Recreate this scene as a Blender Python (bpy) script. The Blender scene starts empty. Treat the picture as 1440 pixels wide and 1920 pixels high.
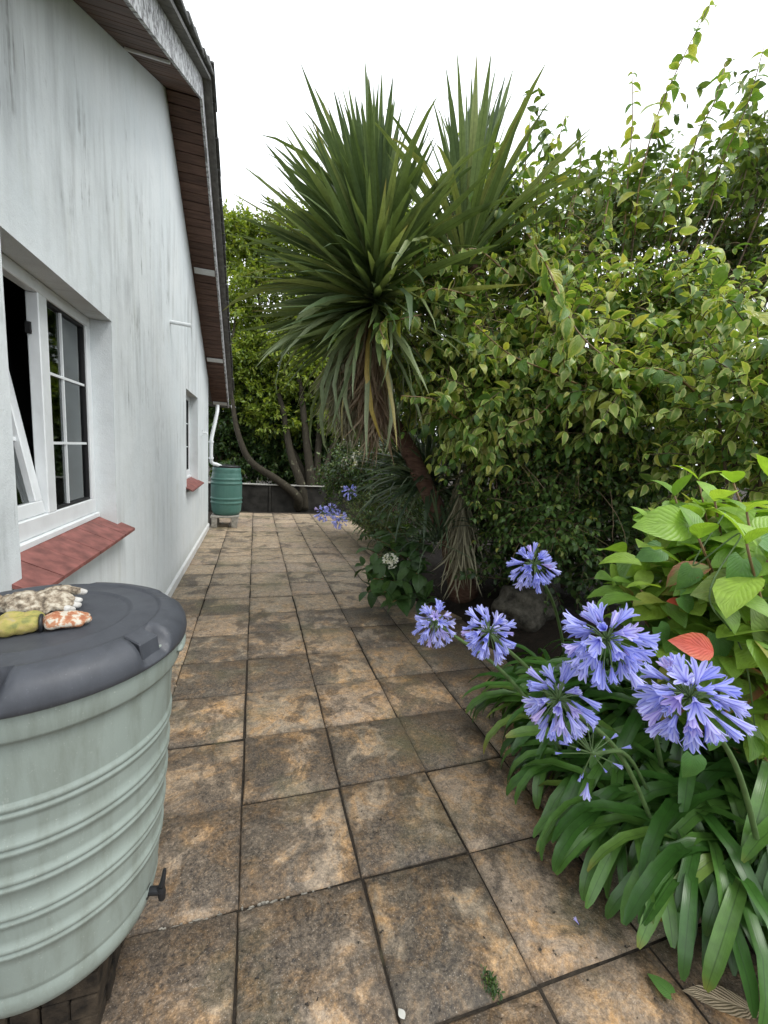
import bpy, bmesh, math, random
import numpy as np
from mathutils import Vector, Matrix

random.seed(7)
RNG = np.random.default_rng(7)
PI = math.pi
scene = bpy.context.scene
COL = scene.collection

# ------------------------------------------------------------------ camera
F_PX, YAW, PITCH, ROLL, CAM_H = 776.68, .3061, .1406, .0617, 1.604
cyw, syw, cpt, spt = math.cos(YAW), math.sin(YAW), math.cos(PITCH), math.sin(PITCH)
FW = Vector((syw * cpt, cyw * cpt, -spt))
R0 = Vector((cyw, -syw, 0)); U0 = R0.cross(FW)
RT = R0 * math.cos(ROLL) + U0 * math.sin(ROLL)
UP = U0 * math.cos(ROLL) - R0 * math.sin(ROLL)
EYE = Vector((0, 0, CAM_H))
cam_data = bpy.data.cameras.new("camera")
cam = bpy.data.objects.new("camera", cam_data); COL.objects.link(cam)
cam.matrix_world = Matrix(((RT.x, UP.x, -FW.x, 0), (RT.y, UP.y, -FW.y, 0), (RT.z, UP.z, -FW.z, CAM_H), (0, 0, 0, 1)))
cam_data.sensor_fit = 'HORIZONTAL'; cam_data.sensor_width = 36.0
cam_data.lens = F_PX / 1440 * 36.0
cam_data.clip_start = .02; cam_data.clip_end = 1500
scene.camera = cam

# ------------------------------------------------------------------ sky, sun, exposure
SUN_EL, SUN_AZ = math.radians(58), math.radians(125)      # azimuth from +Y towards +X
world = bpy.data.worlds.new("World"); scene.world = world; world.use_nodes = True
wn = world.node_tree.nodes; wl = world.node_tree.links; wn.clear()
sky = wn.new('ShaderNodeTexSky'); sky.sky_type = 'NISHITA'; sky.sun_disc = False
sky.sun_elevation = SUN_EL; sky.sun_rotation = SUN_AZ
hsv = wn.new('ShaderNodeHueSaturation'); hsv.inputs['Saturation'].default_value = .25
mixw = wn.new('ShaderNodeMixRGB'); mixw.inputs[0].default_value = .85
mixw.inputs[2].default_value = (9.9, 10.3, 10.7, 1)      # even white cloud cover
bg = wn.new('ShaderNodeBackground'); bg.inputs[1].default_value = .13
wo = wn.new('ShaderNodeOutputWorld')
wl.new(sky.outputs[0], hsv.inputs['Color']); wl.new(hsv.outputs[0], mixw.inputs[1])
wl.new(mixw.outputs[0], bg.inputs[0]); wl.new(bg.outputs[0], wo.inputs[0])
sd = bpy.data.lights.new("sun", 'SUN'); sd.energy = 1.3; sd.angle = math.radians(25); sd.color = (1, .97, .92)
sun = bpy.data.objects.new("sun", sd); COL.objects.link(sun)
sv = Vector((math.sin(SUN_AZ) * math.cos(SUN_EL), math.cos(SUN_AZ) * math.cos(SUN_EL), math.sin(SUN_EL)))
sun.rotation_euler = sv.to_track_quat('Z', 'Y').to_euler()
vs = scene.view_settings
vs.view_transform = 'Standard'; vs.look = 'None'; vs.exposure = .72; vs.gamma = 1; vs.use_curve_mapping = False
scene.render.engine = 'CYCLES'
cy = scene.cycles
cy.use_denoising = True; cy.max_bounces = 7; cy.diffuse_bounces = 4; cy.glossy_bounces = 3
cy.transmission_bounces = 4; cy.transparent_max_bounces = 8; cy.caustics_reflective = False; cy.caustics_refractive = False


def at(px, py, d):
    """point at depth d along the line of sight of a photo pixel (1440 x 1920)"""
    return EYE + (FW + RT * ((px - 720) / F_PX) - UP * ((py - 960) / F_PX)) * d


def ground(px, py, z=0.0):
    d = FW + RT * ((px - 720) / F_PX) - UP * ((py - 960) / F_PX)
    return EYE + d * ((z - CAM_H) / d.z)


# ------------------------------------------------------------------ material helpers
class NT:
    def __init__(s, name):
        s.m = bpy.data.materials.new(name); s.m.use_nodes = True
        s.t = s.m.node_tree; s.n = s.t.nodes; s.n.clear()
        s.out = s.n.new('ShaderNodeOutputMaterial')

    def node(s, typ, **kw):
        n = s.n.new(typ)
        for k, v in kw.items():
            if k.startswith('i_'): n.inputs[k[2:].replace('_', ' ')].default_value = v
            else: setattr(n, k, v)
        return n

    def link(s, a, b): s.t.links.new(a, b)

    def ramp(s, fac, stops, interp='LINEAR'):
        r = s.n.new('ShaderNodeValToRGB'); e = r.color_ramp.elements; r.color_ramp.interpolation = interp
        while len(e) < len(stops): e.new(0.5)
        for el, (p, c) in zip(e, stops):
            el.position = p; el.color = (*c, 1) if len(c) == 3 else c
        s.link(fac, r.inputs[0]); return r.outputs[0]

    def noise(s, vec, scale, detail=4, rough=.55, dist=0.0):
        n = s.n.new('ShaderNodeTexNoise'); n.inputs['Scale'].default_value = scale
        n.inputs['Detail'].default_value = detail; n.inputs['Roughness'].default_value = rough
        n.inputs['Distortion'].default_value = dist
        if vec is not None: s.link(vec, n.inputs['Vector'])
        return n.outputs['Fac']

    def mapping(s, vec, scale=(1, 1, 1), loc=(0, 0, 0)):
        n = s.n.new('ShaderNodeMapping'); n.inputs['Scale'].default_value = scale; n.inputs['Location'].default_value = loc
        s.link(vec, n.inputs['Vector']); return n.outputs[0]

    def mix(s, fac, a, b, mode='MIX'):
        n = s.n.new('ShaderNodeMixRGB'); n.blend_type = mode
        for i, v in ((0, fac), (1, a), (2, b)):
            if hasattr(v, 'is_output'): s.link(v, n.inputs[i])
            elif i == 0: n.inputs[0].default_value = v
            else: n.inputs[i].default_value = (*v, 1)
        return n.outputs[0]

    def math(s, op, a, b=0.0, c=0.0):
        n = s.n.new('ShaderNodeMath'); n.operation = op
        for i, v in enumerate((a, b, c)):
            if hasattr(v, 'is_output'): s.link(v, n.inputs[i])
            else: n.inputs[i].default_value = v
        return n.outputs[0]

    def bump(s, h, strength=.3, dist=.01, normal=None):
        b = s.n.new('ShaderNodeBump'); b.inputs['Strength'].default_value = strength; b.inputs['Distance'].default_value = dist
        s.link(h, b.inputs['Height'])
        if normal is not None: s.link(normal, b.inputs['Normal'])
        return b.outputs[0]

    def principled(s, color, rough=.6, normal=None, spec=.5, metal=0.0):
        p = s.n.new('ShaderNodeBsdfPrincipled')
        if hasattr(color, 'is_output'): s.link(color, p.inputs['Base Color'])
        else: p.inputs['Base Color'].default_value = (*color, 1)
        if hasattr(rough, 'is_output'): s.link(rough, p.inputs['Roughness'])
        else: p.inputs['Roughness'].default_value = rough
        p.inputs['Specular IOR Level'].default_value = spec; p.inputs['Metallic'].default_value = metal
        if normal is not None: s.link(normal, p.inputs['Normal'])
        return p

    def finish(s, shader):
        s.link(shader.outputs[0], s.out.inputs[0]); return s.m


def simple(name, c, rough=.5, var=.12, scale=30, bump=.1, spec=.4, dist=.003):
    t = NT(name); tc = t.node('ShaderNodeTexCoord'); g = t.node('ShaderNodeNewGeometry')
    n = t.noise(g.outputs['Position'], scale, 5)
    lo = tuple(x * (1 - var * 1.6) for x in c); hi = tuple(min(1, x * (1 + var)) for x in c)
    col = t.ramp(n, [(.3, lo), (.7, hi)])
    nb = t.bump(t.noise(g.outputs['Position'], scale * 6, 3), bump, dist)
    return t.finish(t.principled(col, rough, nb, spec))


def leafmat(name, ramp, trans=.3, rough=.42, margin=None, vein=0.0, per_object=False, tipcol=None, spec=.45, veinscale=9, ribcol=None, streak=0.0):
    t = NT(name)
    if per_object:
        rnd = t.node('ShaderNodeObjectInfo').outputs['Random']
    else:
        rnd = t.node('ShaderNodeNewGeometry').outputs['Random Per Island']
    col = t.ramp(rnd, ramp)
    tc = t.node('ShaderNodeTexCoord'); sep = t.node('ShaderNodeSeparateXYZ'); t.link(tc.outputs['UV'], sep.inputs[0])
    au = t.math('ABSOLUTE', t.math('SUBTRACT', sep.outputs[0], .5))           # 0 midrib .. .5 edge
    g = t.node('ShaderNodeNewGeometry')
    mot = t.noise(g.outputs['Position'], 38, 4)
    col = t.mix(.35, col, t.ramp(mot, [(.3, (.3, .3, .3)), (.7, (.75, .75, .75))]), 'OVERLAY')
    if margin is not None:
        edge = t.math('ADD', au, t.math('MULTIPLY', t.math('SUBTRACT', mot, .5), .35))
        f = t.ramp(edge, [(.24, (0, 0, 0)), (.36, (1, 1, 1))])
        sel = t.ramp(rnd, [(.25, (0, 0, 0)), (.5, (1, 1, 1))])
        col = t.mix(t.math('MULTIPLY', f, sel), col, margin)
    if tipcol is not None:
        f = t.ramp(t.math('ADD', sep.outputs[1], t.math('MULTIPLY', t.math('SUBTRACT', rnd, 1.0), .75)), [(.85, (0, 0, 0)), (1.0, (1, 1, 1))])
        col = t.mix(f, col, tipcol)
    normal = None
    if vein > 0:
        ph = t.math('SUBTRACT', t.math('MULTIPLY', sep.outputs[1], veinscale), t.math('MULTIPLY', au, veinscale * .9))
        w = t.math('ABSOLUTE', t.math('SINE', t.math('MULTIPLY', ph, PI)))
        rib = t.math('SMOOTH_MIN', t.math('MULTIPLY', au, 9), w, .2)
        vcol = ribcol if ribcol else (.32, .42, .12)
        f = t.ramp(rib, [(.0, (.32, .32, .32)), (.16, (0, 0, 0))])
        col = t.mix(f, col, vcol)
        normal = t.bump(rib, vein, .006)
    if streak > 0:                                                    # fine lengthwise veins and a channelled midrib
        wv = t.math('SINE', t.math('MULTIPLY', sep.outputs[0], 62)); mid = t.ramp(au, [(.0, (1, 1, 1)), (.05, (0, 0, 0))])
        col = t.mix(t.math('MULTIPLY', t.ramp(wv, [(.2, (0, 0, 0)), (1, (1, 1, 1))]), .05), col, (.02, .05, .01))
        col = t.mix(t.math('MULTIPLY', mid, .6), col, (.02, .05, .01))
        normal = t.bump(t.math('SUBTRACT', t.math('MULTIPLY', wv, .3), t.math('MULTIPLY', mid, 3.0)), streak, .0015)
    p = t.principled(col, rough, normal, spec)
    tr = t.node('ShaderNodeBsdfTranslucent')
    tcol = t.mix(1.0, col, (1.25, 1.2, .55), 'MULTIPLY'); t.link(tcol, tr.inputs[0])
    if normal is not None: t.link(normal, tr.inputs[1])
    mx = t.node('ShaderNodeMixShader'); mx.inputs[0].default_value = trans
    t.link(p.outputs[0], mx.inputs[1]); t.link(tr.outputs[0], mx.inputs[2])
    return t.finish(mx)


# ------------------------------------------------------------------ mesh helpers
def new_obj(name, data, parent=None):
    o = bpy.data.objects.new(name, data); COL.objects.link(o)
    if parent is not None: o.parent = parent
    return o


def empty(name, loc=(0, 0, 0), rz=0.0):
    o = bpy.data.objects.new(name, None); COL.objects.link(o)
    o.location = loc; o.rotation_euler = (0, 0, rz); o.empty_display_size = .1
    return o


def tag(o, label=None, cat=None, group=None, kind=None):
    if label: o['label'] = label
    if cat: o['category'] = cat
    if group: o['group'] = group
    if kind: o['kind'] = kind
    return o


class MB:
    """collects shapes, builds one mesh"""
    def __init__(s): s.v = []; s.f = []; s.uv = []

    def add(s, vs_, fs_):
        b = len(s.v); s.v += [tuple(x) for x in vs_]; s.f += [tuple(i + b for i in q) for q in fs_]

    def box(s, a, b):
        (x0, y0, z0), (x1, y1, z1) = a, b
        s.add([(x0, y0, z0), (x1, y0, z0), (x1, y1, z0), (x0, y1, z0), (x0, y0, z1), (x1, y0, z1), (x1, y1, z1), (x0, y1, z1)],
              [(0, 3, 2, 1), (4, 5, 6, 7), (0, 1, 5, 4), (1, 2, 6, 5), (2, 3, 7, 6), (3, 0, 4, 7)])

    def tube(s, path, radii, n=8, cap=True):
        path = [Vector(p) for p in path]
        if not isinstance(radii, (list, tuple)): radii = [radii] * len(path)
        b = len(s.v); ref = None
        for i, p in enumerate(path):
            t = (path[min(i + 1, len(path) - 1)] - path[max(i - 1, 0)]).normalized()
            if ref is None: ref = t.orthogonal().normalized()
            ref = (ref - t * ref.dot(t)).normalized(); w = t.cross(ref)
            for k in range(n):
                a = 2 * PI * k / n
                s.v.append(tuple(p + (ref * math.cos(a) + w * math.sin(a)) * radii[i]))
        for i in range(len(path) - 1):
            for k in range(n):
                k2 = (k + 1) % n
                s.f.append((b + i * n + k, b + i * n + k2, b + (i + 1) * n + k2, b + (i + 1) * n + k))
        if cap:
            s.f.append(tuple(b + k for k in reversed(range(n)))); e = b + (len(path) - 1) * n
            s.f.append(tuple(e + k for k in range(n)))

    def lathe(s, prof, n=48, c=(0, 0), mod=None, closed_top=False, closed_bot=False):
        b = len(s.v)
        for r, z in prof:
            for k in range(n):
                a = 2 * PI * k / n; rr, zz = (r, z) if mod is None else mod(r, z, a)
                s.v.append((c[0] + rr * math.cos(a), c[1] + rr * math.sin(a), zz))
        for i in range(len(prof) - 1):
            for k in range(n):
                k2 = (k + 1) % n
                s.f.append((b + i * n + k, b + i * n + k2, b + (i + 1) * n + k2, b + (i + 1) * n + k))
        if closed_bot: s.f.append(tuple(b + k for k in reversed(range(n))))
        if closed_top:
            e = b + (len(prof) - 1) * n; s.f.append(tuple(e + k for k in range(n)))

    def mesh(s, name, mat, smooth=False, bevel=0.0, seg=1):
        me = bpy.data.meshes.new(name); me.from_pydata(s.v, [], s.f)
        if bevel > 0:
            bm = bmesh.new(); bm.from_mesh(me)
            bmesh.ops.bevel(bm, geom=list(bm.edges), offset=bevel, segments=seg, affect='EDGES', profile=.6)
            bm.to_mesh(me); bm.free()
        me.materials.append(mat)
        if smooth: me.shade_smooth()
        me.update(); return me

    def build(s, name, mat, parent=None, smooth=False, bevel=0.0, seg=1):
        return new_obj(name, s.mesh(name, mat, smooth, bevel, seg), parent)


def smooth_path(pts, n=6):
    """Catmull-Rom through points"""
    P = [Vector(p) for p in pts]; P = [P[0] * 2 - P[1]] + P + [P[-1] * 2 - P[-2]]
    out = []
    for i in range(1, len(P) - 2):
        for k in range(n):
            t = k / n; a, b, c, d = P[i - 1:i + 3]
            out.append(.5 * ((2 * b) + (c - a) * t + (2 * a - 5 * b + 4 * c - d) * t * t + (3 * b - a - 3 * c + d) * t ** 3))
    out.append(P[-2]); return out


def lerp_list(vals, n):
    x = np.linspace(0, len(vals) - 1, n); return list(np.interp(x, range(len(vals)), vals))


def blade(rows, widths, a0, a1, chan=.15, twist=0.0, power=1.0, bias=0.0):
    """a leaf of unit length; bends in the local YZ plane from elevation a0 to a1 (degrees). returns verts, quads, uvs"""
    v = []; uv = []; y = z = 0.0; prev = 0.0
    for i, (t, w) in enumerate(zip(rows, widths)):
        if i:
            tm = (t + prev) / 2; a = math.radians(a0 + (a1 - a0) * tm ** power)
            y += math.cos(a) * (t - prev); z += math.sin(a) * (t - prev)
        a = math.radians(a0 + (a1 - a0) * t ** power); prev = t
        ny, nz = -math.sin(a), math.cos(a); tw = twist * t
        for u in (-1, 0, 1):
            x = u * w; h = abs(u) * w * chan
            xx = x * math.cos(tw) - h * math.sin(tw); hh = x * math.sin(tw) + h * math.cos(tw)
            v.append((xx + bias * t * t, y + ny * hh, z + nz * hh)); uv.append((.5 + u * .5, t))
    q = []
    for i in range(len(rows) - 1):
        b = i * 3
        q += [(b, b + 1, b + 4, b + 3), (b + 1, b + 2, b + 5, b + 4)]
    return np.array(v, float), np.array(q, int), np.array(uv, float)


def np_mesh(name, V, Q, UV, mat, smooth=True):
    """V (n,3), Q (m,4) quads, UV per vertex (n,2)"""
    me = bpy.data.meshes.new(name)
    me.vertices.add(len(V)); me.vertices.foreach_set('co', np.ascontiguousarray(V, dtype=np.float32).ravel())
    m = len(Q); me.loops.add(m * 4); me.loops.foreach_set('vertex_index', np.ascontiguousarray(Q, dtype=np.int32).ravel())
    me.polygons.add(m); me.polygons.foreach_set('loop_start', np.arange(0, m * 4, 4, dtype=np.int32))
    me.update(calc_edges=True)
    if UV is not None:
        l = me.uv_layers.new(name='UVMap'); l.data.foreach_set('uv', np.ascontiguousarray(UV[np.asarray(Q).ravel()], dtype=np.float32).ravel())
    me.materials.append(mat)
    if smooth: me.shade_smooth()
    me.validate(); return me


def frames(D, roll=None, up=(0, 0, 1)):
    """rotation matrices whose Y axis is D and whose Z axis is as near up as can be (N,3,3)"""
    D = D / np.linalg.norm(D, axis=1, keepdims=True)
    X = np.cross(D, np.broadcast_to(np.array(up, float), D.shape)); l = np.linalg.norm(X, axis=1, keepdims=True)
    X = np.where(l < 1e-4, np.array([1., 0, 0]), X / np.maximum(l, 1e-6)); Z = np.cross(X, D)
    if roll is not None:
        c, s = np.cos(roll)[:, None], np.sin(roll)[:, None]
        X, Z = X * c + Z * s, Z * c - X * s
    return np.stack([X, D, Z], axis=2)


def scatter(name, templates, pos, dirs, size, mat, parent=None, roll=None, wscale=None):
    pos = np.asarray(pos, float); dirs = np.asarray(dirs, float); size = np.asarray(size, float)
    Rm = frames(dirs, roll); pick = RNG.integers(0, len(templates), len(pos))
    Vs, Qs, Us, off = [], [], [], 0
    for k, (tv, tq, tu) in enumerate(templates):
        idx = np.where(pick == k)[0]
        if not len(idx): continue
        t = np.broadcast_to(tv, (len(idx), *tv.shape)).copy()
        if wscale is not None: t[:, :, 0] *= np.asarray(wscale)[idx][:, None]
        w = np.einsum('nij,nvj->nvi', Rm[idx], t) * size[idx][:, None, None] + pos[idx][:, None, :]
        nv = len(tv); Vs.append(w.reshape(-1, 3))
        Qs.append((tq[None] + (np.arange(len(idx)) * nv)[:, None, None] + off).reshape(-1, 4))
        Us.append(np.tile(tu, (len(idx), 1))); off += nv * len(idx)
    me = np_mesh(name, np.concatenate(Vs), np.concatenate(Qs), np.concatenate(Us), mat)
    return new_obj(name, me, parent)


def place(name, me, pos, d, size, parent, roll=0.0, up=(0, 0, 1), wscale=1.0):
    """one leaf object sharing a mesh"""
    R = frames(np.array([tuple(d)], float), np.array([roll]), up)[0]
    o = bpy.data.objects.new(name, me); COL.objects.link(o)
    M = Matrix(((R[0][0] * size * wscale, R[0][1] * size, R[0][2] * size, pos[0]), (R[1][0] * size * wscale, R[1][1] * size, R[1][2] * size, pos[1]),
                (R[2][0] * size * wscale, R[2][1] * size, R[2][2] * size, pos[2]), (0, 0, 0, 1)))
    o.parent = parent; o.matrix_local = M
    return o


# ------------------------------------------------------------------ materials of the setting
def mat_slab():
    t = NT('paving'); g = t.node('ShaderNodeNewGeometry'); oi = t.node('ShaderNodeObjectInfo')
    P = g.outputs['Position']
    add = t.node('ShaderNodeVectorMath', operation='ADD'); sc = t.node('ShaderNodeVectorMath', operation='SCALE')
    cmb = t.node('ShaderNodeCombineXYZ'); t.link(oi.outputs['Random'], cmb.inputs[0]); t.link(oi.outputs['Random'], cmb.inputs[2])
    t.link(cmb.outputs[0], sc.inputs[0]); sc.inputs['Scale'].default_value = 37.0
    t.link(P, add.inputs[0]); t.link(sc.outputs[0], add.inputs[1]); Q = add.outputs[0]     # own pattern on every slab
    sep = t.node('ShaderNodeSeparateXYZ'); t.link(P, sep.inputs[0])
    base = t.ramp(oi.outputs['Random'], [(0, (.27, .205, .14)), (.2, (.35, .275, .20)), (.4, (.285, .23, .165)), (.6, (.335, .245, .165)), (.8, (.31, .25, .19)), (1, (.25, .19, .13))])
    n1 = t.noise(Q, 7.5, 9, .74, .8)
    col = t.mix(t.ramp(n1, [(.45, (0, 0, 0)), (.64, (.85, .85, .85))]), base, (.47, .275, .115))      # ochre patches
    farf = t.ramp(t.math('MULTIPLY', sep.outputs[1], .1), [(.25, (0, 0, 0)), (.5, (.62, .62, .62))])       # paler, greyer slabs towards the far end
    col = t.mix(farf, col, t.ramp(oi.outputs['Random'], [(0, (.31, .26, .19)), (.5, (.37, .305, .225)), (1, (.33, .27, .215))]))
    n2 = t.noise(Q, 24, 9, .75, .3)
    col = t.mix(.7, col, t.ramp(n2, [(.3, (.06, .06, .065)), (.5, (.46, .46, .46)), (.68, (.82, .80, .77))]), 'OVERLAY')
    # soot and algae that blacken the damp end of the path nearest the door
    n3 = t.noise(P, 2.3, 7, .66, .7); n4 = t.noise(Q, 3.6, 7, .68, .7)
    st = t.math('ADD', t.math('MULTIPLY', n3, .42), t.math('MULTIPLY', n4, .58))
    near = t.math('MULTIPLY', t.math('SUBTRACT', 3.6, sep.outputs[1]), .035)
    near = t.math('MINIMUM', t.math('MAXIMUM', near, -.05), .045)
    wn_ = t.node('ShaderNodeTexWhiteNoise', noise_dimensions='1D'); t.link(t.math('MULTIPLY', oi.outputs['Random'], 91.7), wn_.inputs['W'])
    st = t.math('ADD', t.math('ADD', st, near), t.math('MULTIPLY', t.math('SUBTRACT', wn_.outputs['Value'], .5), .11))      # some slabs soiled far more than others
    f = t.ramp(st, [(.485, (0, 0, 0)), (.525, (.75, .75, .75)), (.58, (.98, .98, .98))])
    fine = t.ramp(t.noise(P, 62, 7, .8), [(.36, (1, 1, 1)), (.64, (.42, .42, .42))])
    col = t.mix(t.math('MULTIPLY', f, fine), col, (.030, .025, .022))
    # grime creeping in from the joints, here more, there less
    tc = t.node('ShaderNodeTexCoord'); so = t.node('ShaderNodeSeparateXYZ'); t.link(tc.outputs['Object'], so.inputs[0])
    ex = t.math('MAXIMUM', t.math('ABSOLUTE', so.outputs[0]), t.math('ABSOLUTE', so.outputs[1]))
    ex = t.math('ADD', ex, t.math('MULTIPLY', t.math('SUBTRACT', t.noise(P, 5, 6, .65), .5), .16))
    col = t.mix(t.ramp(ex, [(.19, (0, 0, 0)), (.25, (.6, .6, .6))]), col, (.06, .052, .042))
    green = t.ramp(t.noise(P, 1.6, 6, .6), [(.52, (0, 0, 0)), (.68, (.5, .5, .5))])
    col = t.mix(green, col, (.13, .125, .06))
    mott = t.ramp(t.noise(P, 105, 5, .8), [(.36, (.12, .12, .12)), (.5, (.5, .5, .5)), (.64, (.88, .86, .83))])
    col = t.mix(.5, col, mott, 'OVERLAY')
    spk = t.ramp(t.noise(P, 210, 3, .7), [(.62, (0, 0, 0)), (.70, (.8, .8, .8))])
    col = t.mix(spk, col, (.46, .41, .35))
    pits = t.ramp(t.noise(Q, 48, 3), [(.25, (1, 1, 1)), (.31, (0, 0, 0))])
    col = t.mix(pits, col, (.025, .021, .017))
    h = t.math('ADD', t.math('MULTIPLY', t.noise(Q, 6, 7, .65, 1.0), 1.3), t.math('MULTIPLY', t.noise(P, 85, 5, .75), .35))
    h = t.math('SUBTRACT', h, t.math('MULTIPLY', pits, .3))
    nb = t.bump(h, .9, .014)
    rough = t.ramp(st, [(.4, (.66, .66, .66)), (.65, (.45, .45, .45))])
    return t.finish(t.principled(col, rough, nb, .4))


def mat_render():
    t = NT('painted_render'); g = t.node('ShaderNodeNewGeometry'); P = g.outputs['Position']
    col = t.ramp(t.noise(P, 1.3, 6, .6), [(.3, (.66, .71, .725)), (.7, (.74, .775, .78))])
    sep = t.node('ShaderNodeSeparateXYZ'); t.link(P, sep.inputs[0])
    zone = t.ramp(t.math('MULTIPLY', sep.outputs[2], .2), [(.1, (.25, .25, .25)), (.42, (.9, .9, .9)), (.66, (1, 1, 1)), (.80, (.12, .12, .12))])
    big = t.ramp(t.noise(P, .9, 4, .55), [(.38, (.06, .06, .06)), (.60, (1, 1, 1))])
    z2 = t.math('MULTIPLY', zone, big)
    # soft runs of dirt washed down the paint, broken and uneven
    s1 = t.noise(t.mapping(P, (1, 5.5, .75)), 1.7, 7, .62, .15)
    f1 = t.math('MULTIPLY', t.ramp(s1, [(.45, (0, 0, 0)), (.75, (.85, .85, .85))]), z2)
    col = t.mix(f1, col, (.30, .315, .315))
    s2 = t.math('MULTIPLY', t.noise(t.mapping(P, (1, 19, 1.3)), 1.7, 6, .6, .12), t.noise(t.mapping(P, (1, 2.2, 1.8)), 2.0, 4, .6))
    f2 = t.math('MULTIPLY', t.ramp(s2, [(.33, (0, 0, 0)), (.44, (.9, .9, .9))]), z2)
    col = t.mix(f2, col, (.13, .135, .13))
    f3 = t.ramp(t.noise(t.mapping(P, (1, 3.5, 1.0)), 1.5, 7, .65), [(.56, (0, 0, 0)), (.76, (.32, .32, .32))])
    col = t.mix(f3, col, (.42, .44, .35))                                   # thin green algae
    grime = t.ramp(t.noise(P, 55, 6, .7), [(.60, (0, 0, 0)), (.70, (.3, .3, .3))])
    col = t.mix(t.math('MULTIPLY', grime, z2), col, (.25, .26, .25))
    low = t.ramp(t.math('ADD', sep.outputs[2], t.math('MULTIPLY', t.noise(P, 6, 4), .3)), [(.12, (.55, .55, .55)), (.42, (0, 0, 0))])
    col = t.mix(low, col, (.38, .39, .35))
    h = t.math('ADD', t.math('ADD', t.noise(P, 3.2, 4), t.math('MULTIPLY', t.noise(P, 11, 4, .6), .4)), t.math('MULTIPLY', t.noise(P, 140, 4, .7), .2))
    nb = t.bump(h, .42, .022)
    return t.finish(t.principled(col, .7, nb, .3))


def mat_wood(name, dark, light, flake=None, axis=(1, 14, 14), flakes=(.55, .62)):
    t = NT(name); g = t.node('ShaderNodeNewGeometry'); P = g.outputs['Position']; oi = t.node('ShaderNodeObjectInfo')
    gr = t.noise(t.mapping(P, axis), 6, 7, .65, .4)
    col = t.ramp(gr, [(.3, dark), (.7, light)])
    tint = t.ramp(oi.outputs['Random'], [(0, (.38, .38, .38)), (1, (.62, .62, .62))])
    col = t.mix(.9, col, tint, 'OVERLAY')
    if flake:
        f = t.ramp(t.noise(t.mapping(P, (2, 3, 3)), 7, 7, .75, .5), [(flakes[0], (0, 0, 0)), (flakes[1], (1, 1, 1))])
        col = t.mix(f, col, flake)
    nb = t.bump(gr, .35, .004)
    return t.finish(t.principled(col, .65, nb, .3))


def mat_glass():
    t = NT('window_glass'); tr = t.node('ShaderNodeBsdfTransparent'); tr.inputs[0].default_value = (.8, .84, .83, 1)
    gl = t.node('ShaderNodeBsdfGlossy'); gl.inputs['Roughness'].default_value = .03; gl.inputs[0].default_value = (.9, .95, .95, 1)
    fr = t.node('ShaderNodeFresnel'); fr.inputs[0].default_value = 2.2
    mx = t.node('ShaderNodeMixShader'); t.link(fr.outputs[0], mx.inputs[0]); t.link(tr.outputs[0], mx.inputs[1]); t.link(gl.outputs[0], mx.inputs[2])
    return t.finish(mx)


def mat_butt(name, c, stain=(.30, .33, .28), lichen=(.62, .64, .58)):
    t = NT(name); g = t.node('ShaderNodeNewGeometry'); P = g.outputs['Position']
    col = t.ramp(t.noise(P, 5, 5), [(.3, tuple(x * .88 for x in c)), (.7, c)])
    runs = t.ramp(t.noise(t.mapping(P, (9, 9, 1.3)), 2.2, 7, .66, .3), [(.46, (0, 0, 0)), (.74, (.8, .8, .8))])
    col = t.mix(runs, col, stain)
    sp = t.ramp(t.noise(t.mapping(P, (1, 1, .45)), 19, 6, .7), [(.66, (0, 0, 0)), (.78, (.6, .6, .6))])
    col = t.mix(sp, col, lichen)
    dust = t.ramp(t.noise(P, 130, 4, .75), [(.62, (0, 0, 0)), (.72, (.45, .45, .45))])
    col = t.mix(dust, col, lichen)
    scr = t.ramp(t.noise(t.mapping(P, (60, 9, 30)), 3, 3, .5, 1.5), [(.72, (0, 0, 0)), (.78, (.3, .3, .3))])
    col = t.mix(scr, col, lichen)
    nb = t.bump(t.noise(P, 160, 3), .12, .002)
    ro = t.ramp(t.noise(P, 8, 5), [(.3, (.42, .42, .42)), (.7, (.62, .62, .62))])
    return t.finish(t.principled(col, ro, nb, .4))


def mat_bark(name, c0, c1, lich=(.30, .32, .24), scale=(1, 1, .25), lf=(.58, .68)):
    t = NT(name); g = t.node('ShaderNodeNewGeometry'); P = g.outputs['Position']
    n = t.noise(t.mapping(P, scale), 28, 7, .7, .5)
    col = t.ramp(n, [(.3, c0), (.7, c1)])
    col = t.mix(t.ramp(t.noise(P, 9, 5), [(lf[0], (0, 0, 0)), (lf[1], (.8, .8, .8))]), col, lich)
    return t.finish(t.principled(col, .85, t.bump(n, .8, .01), .2))


def mat_soil():
    t = NT('soil'); g = t.node('ShaderNodeNewGeometry'); P = g.outputs['Position']
    n = t.noise(P, 12, 8, .7)
    col = t.ramp(n, [(.3, (.010, .008, .006)), (.6, (.028, .021, .015)), (.8, (.06, .045, .032))])
    return t.finish(t.principled(col, .9, t.bump(n, 1.0, .05), .2))


def mat_mortar():
    t = NT('joint_mortar'); g = t.node('ShaderNodeNewGeometry'); P = g.outputs['Position']
    n = t.noise(P, 40, 6, .7); big = t.noise(P, 3.0, 3)
    col = t.ramp(n, [(.3, (.012, .010, .008)), (.7, (.05, .04, .03))])
    col = t.mix(t.ramp(big, [(.63, (0, 0, 0)), (.7, (.6, .6, .6))]), col, (.12, .11, .06))
    return t.finish(t.principled(col, .9, t.bump(n, .8, .01), .2))


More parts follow.
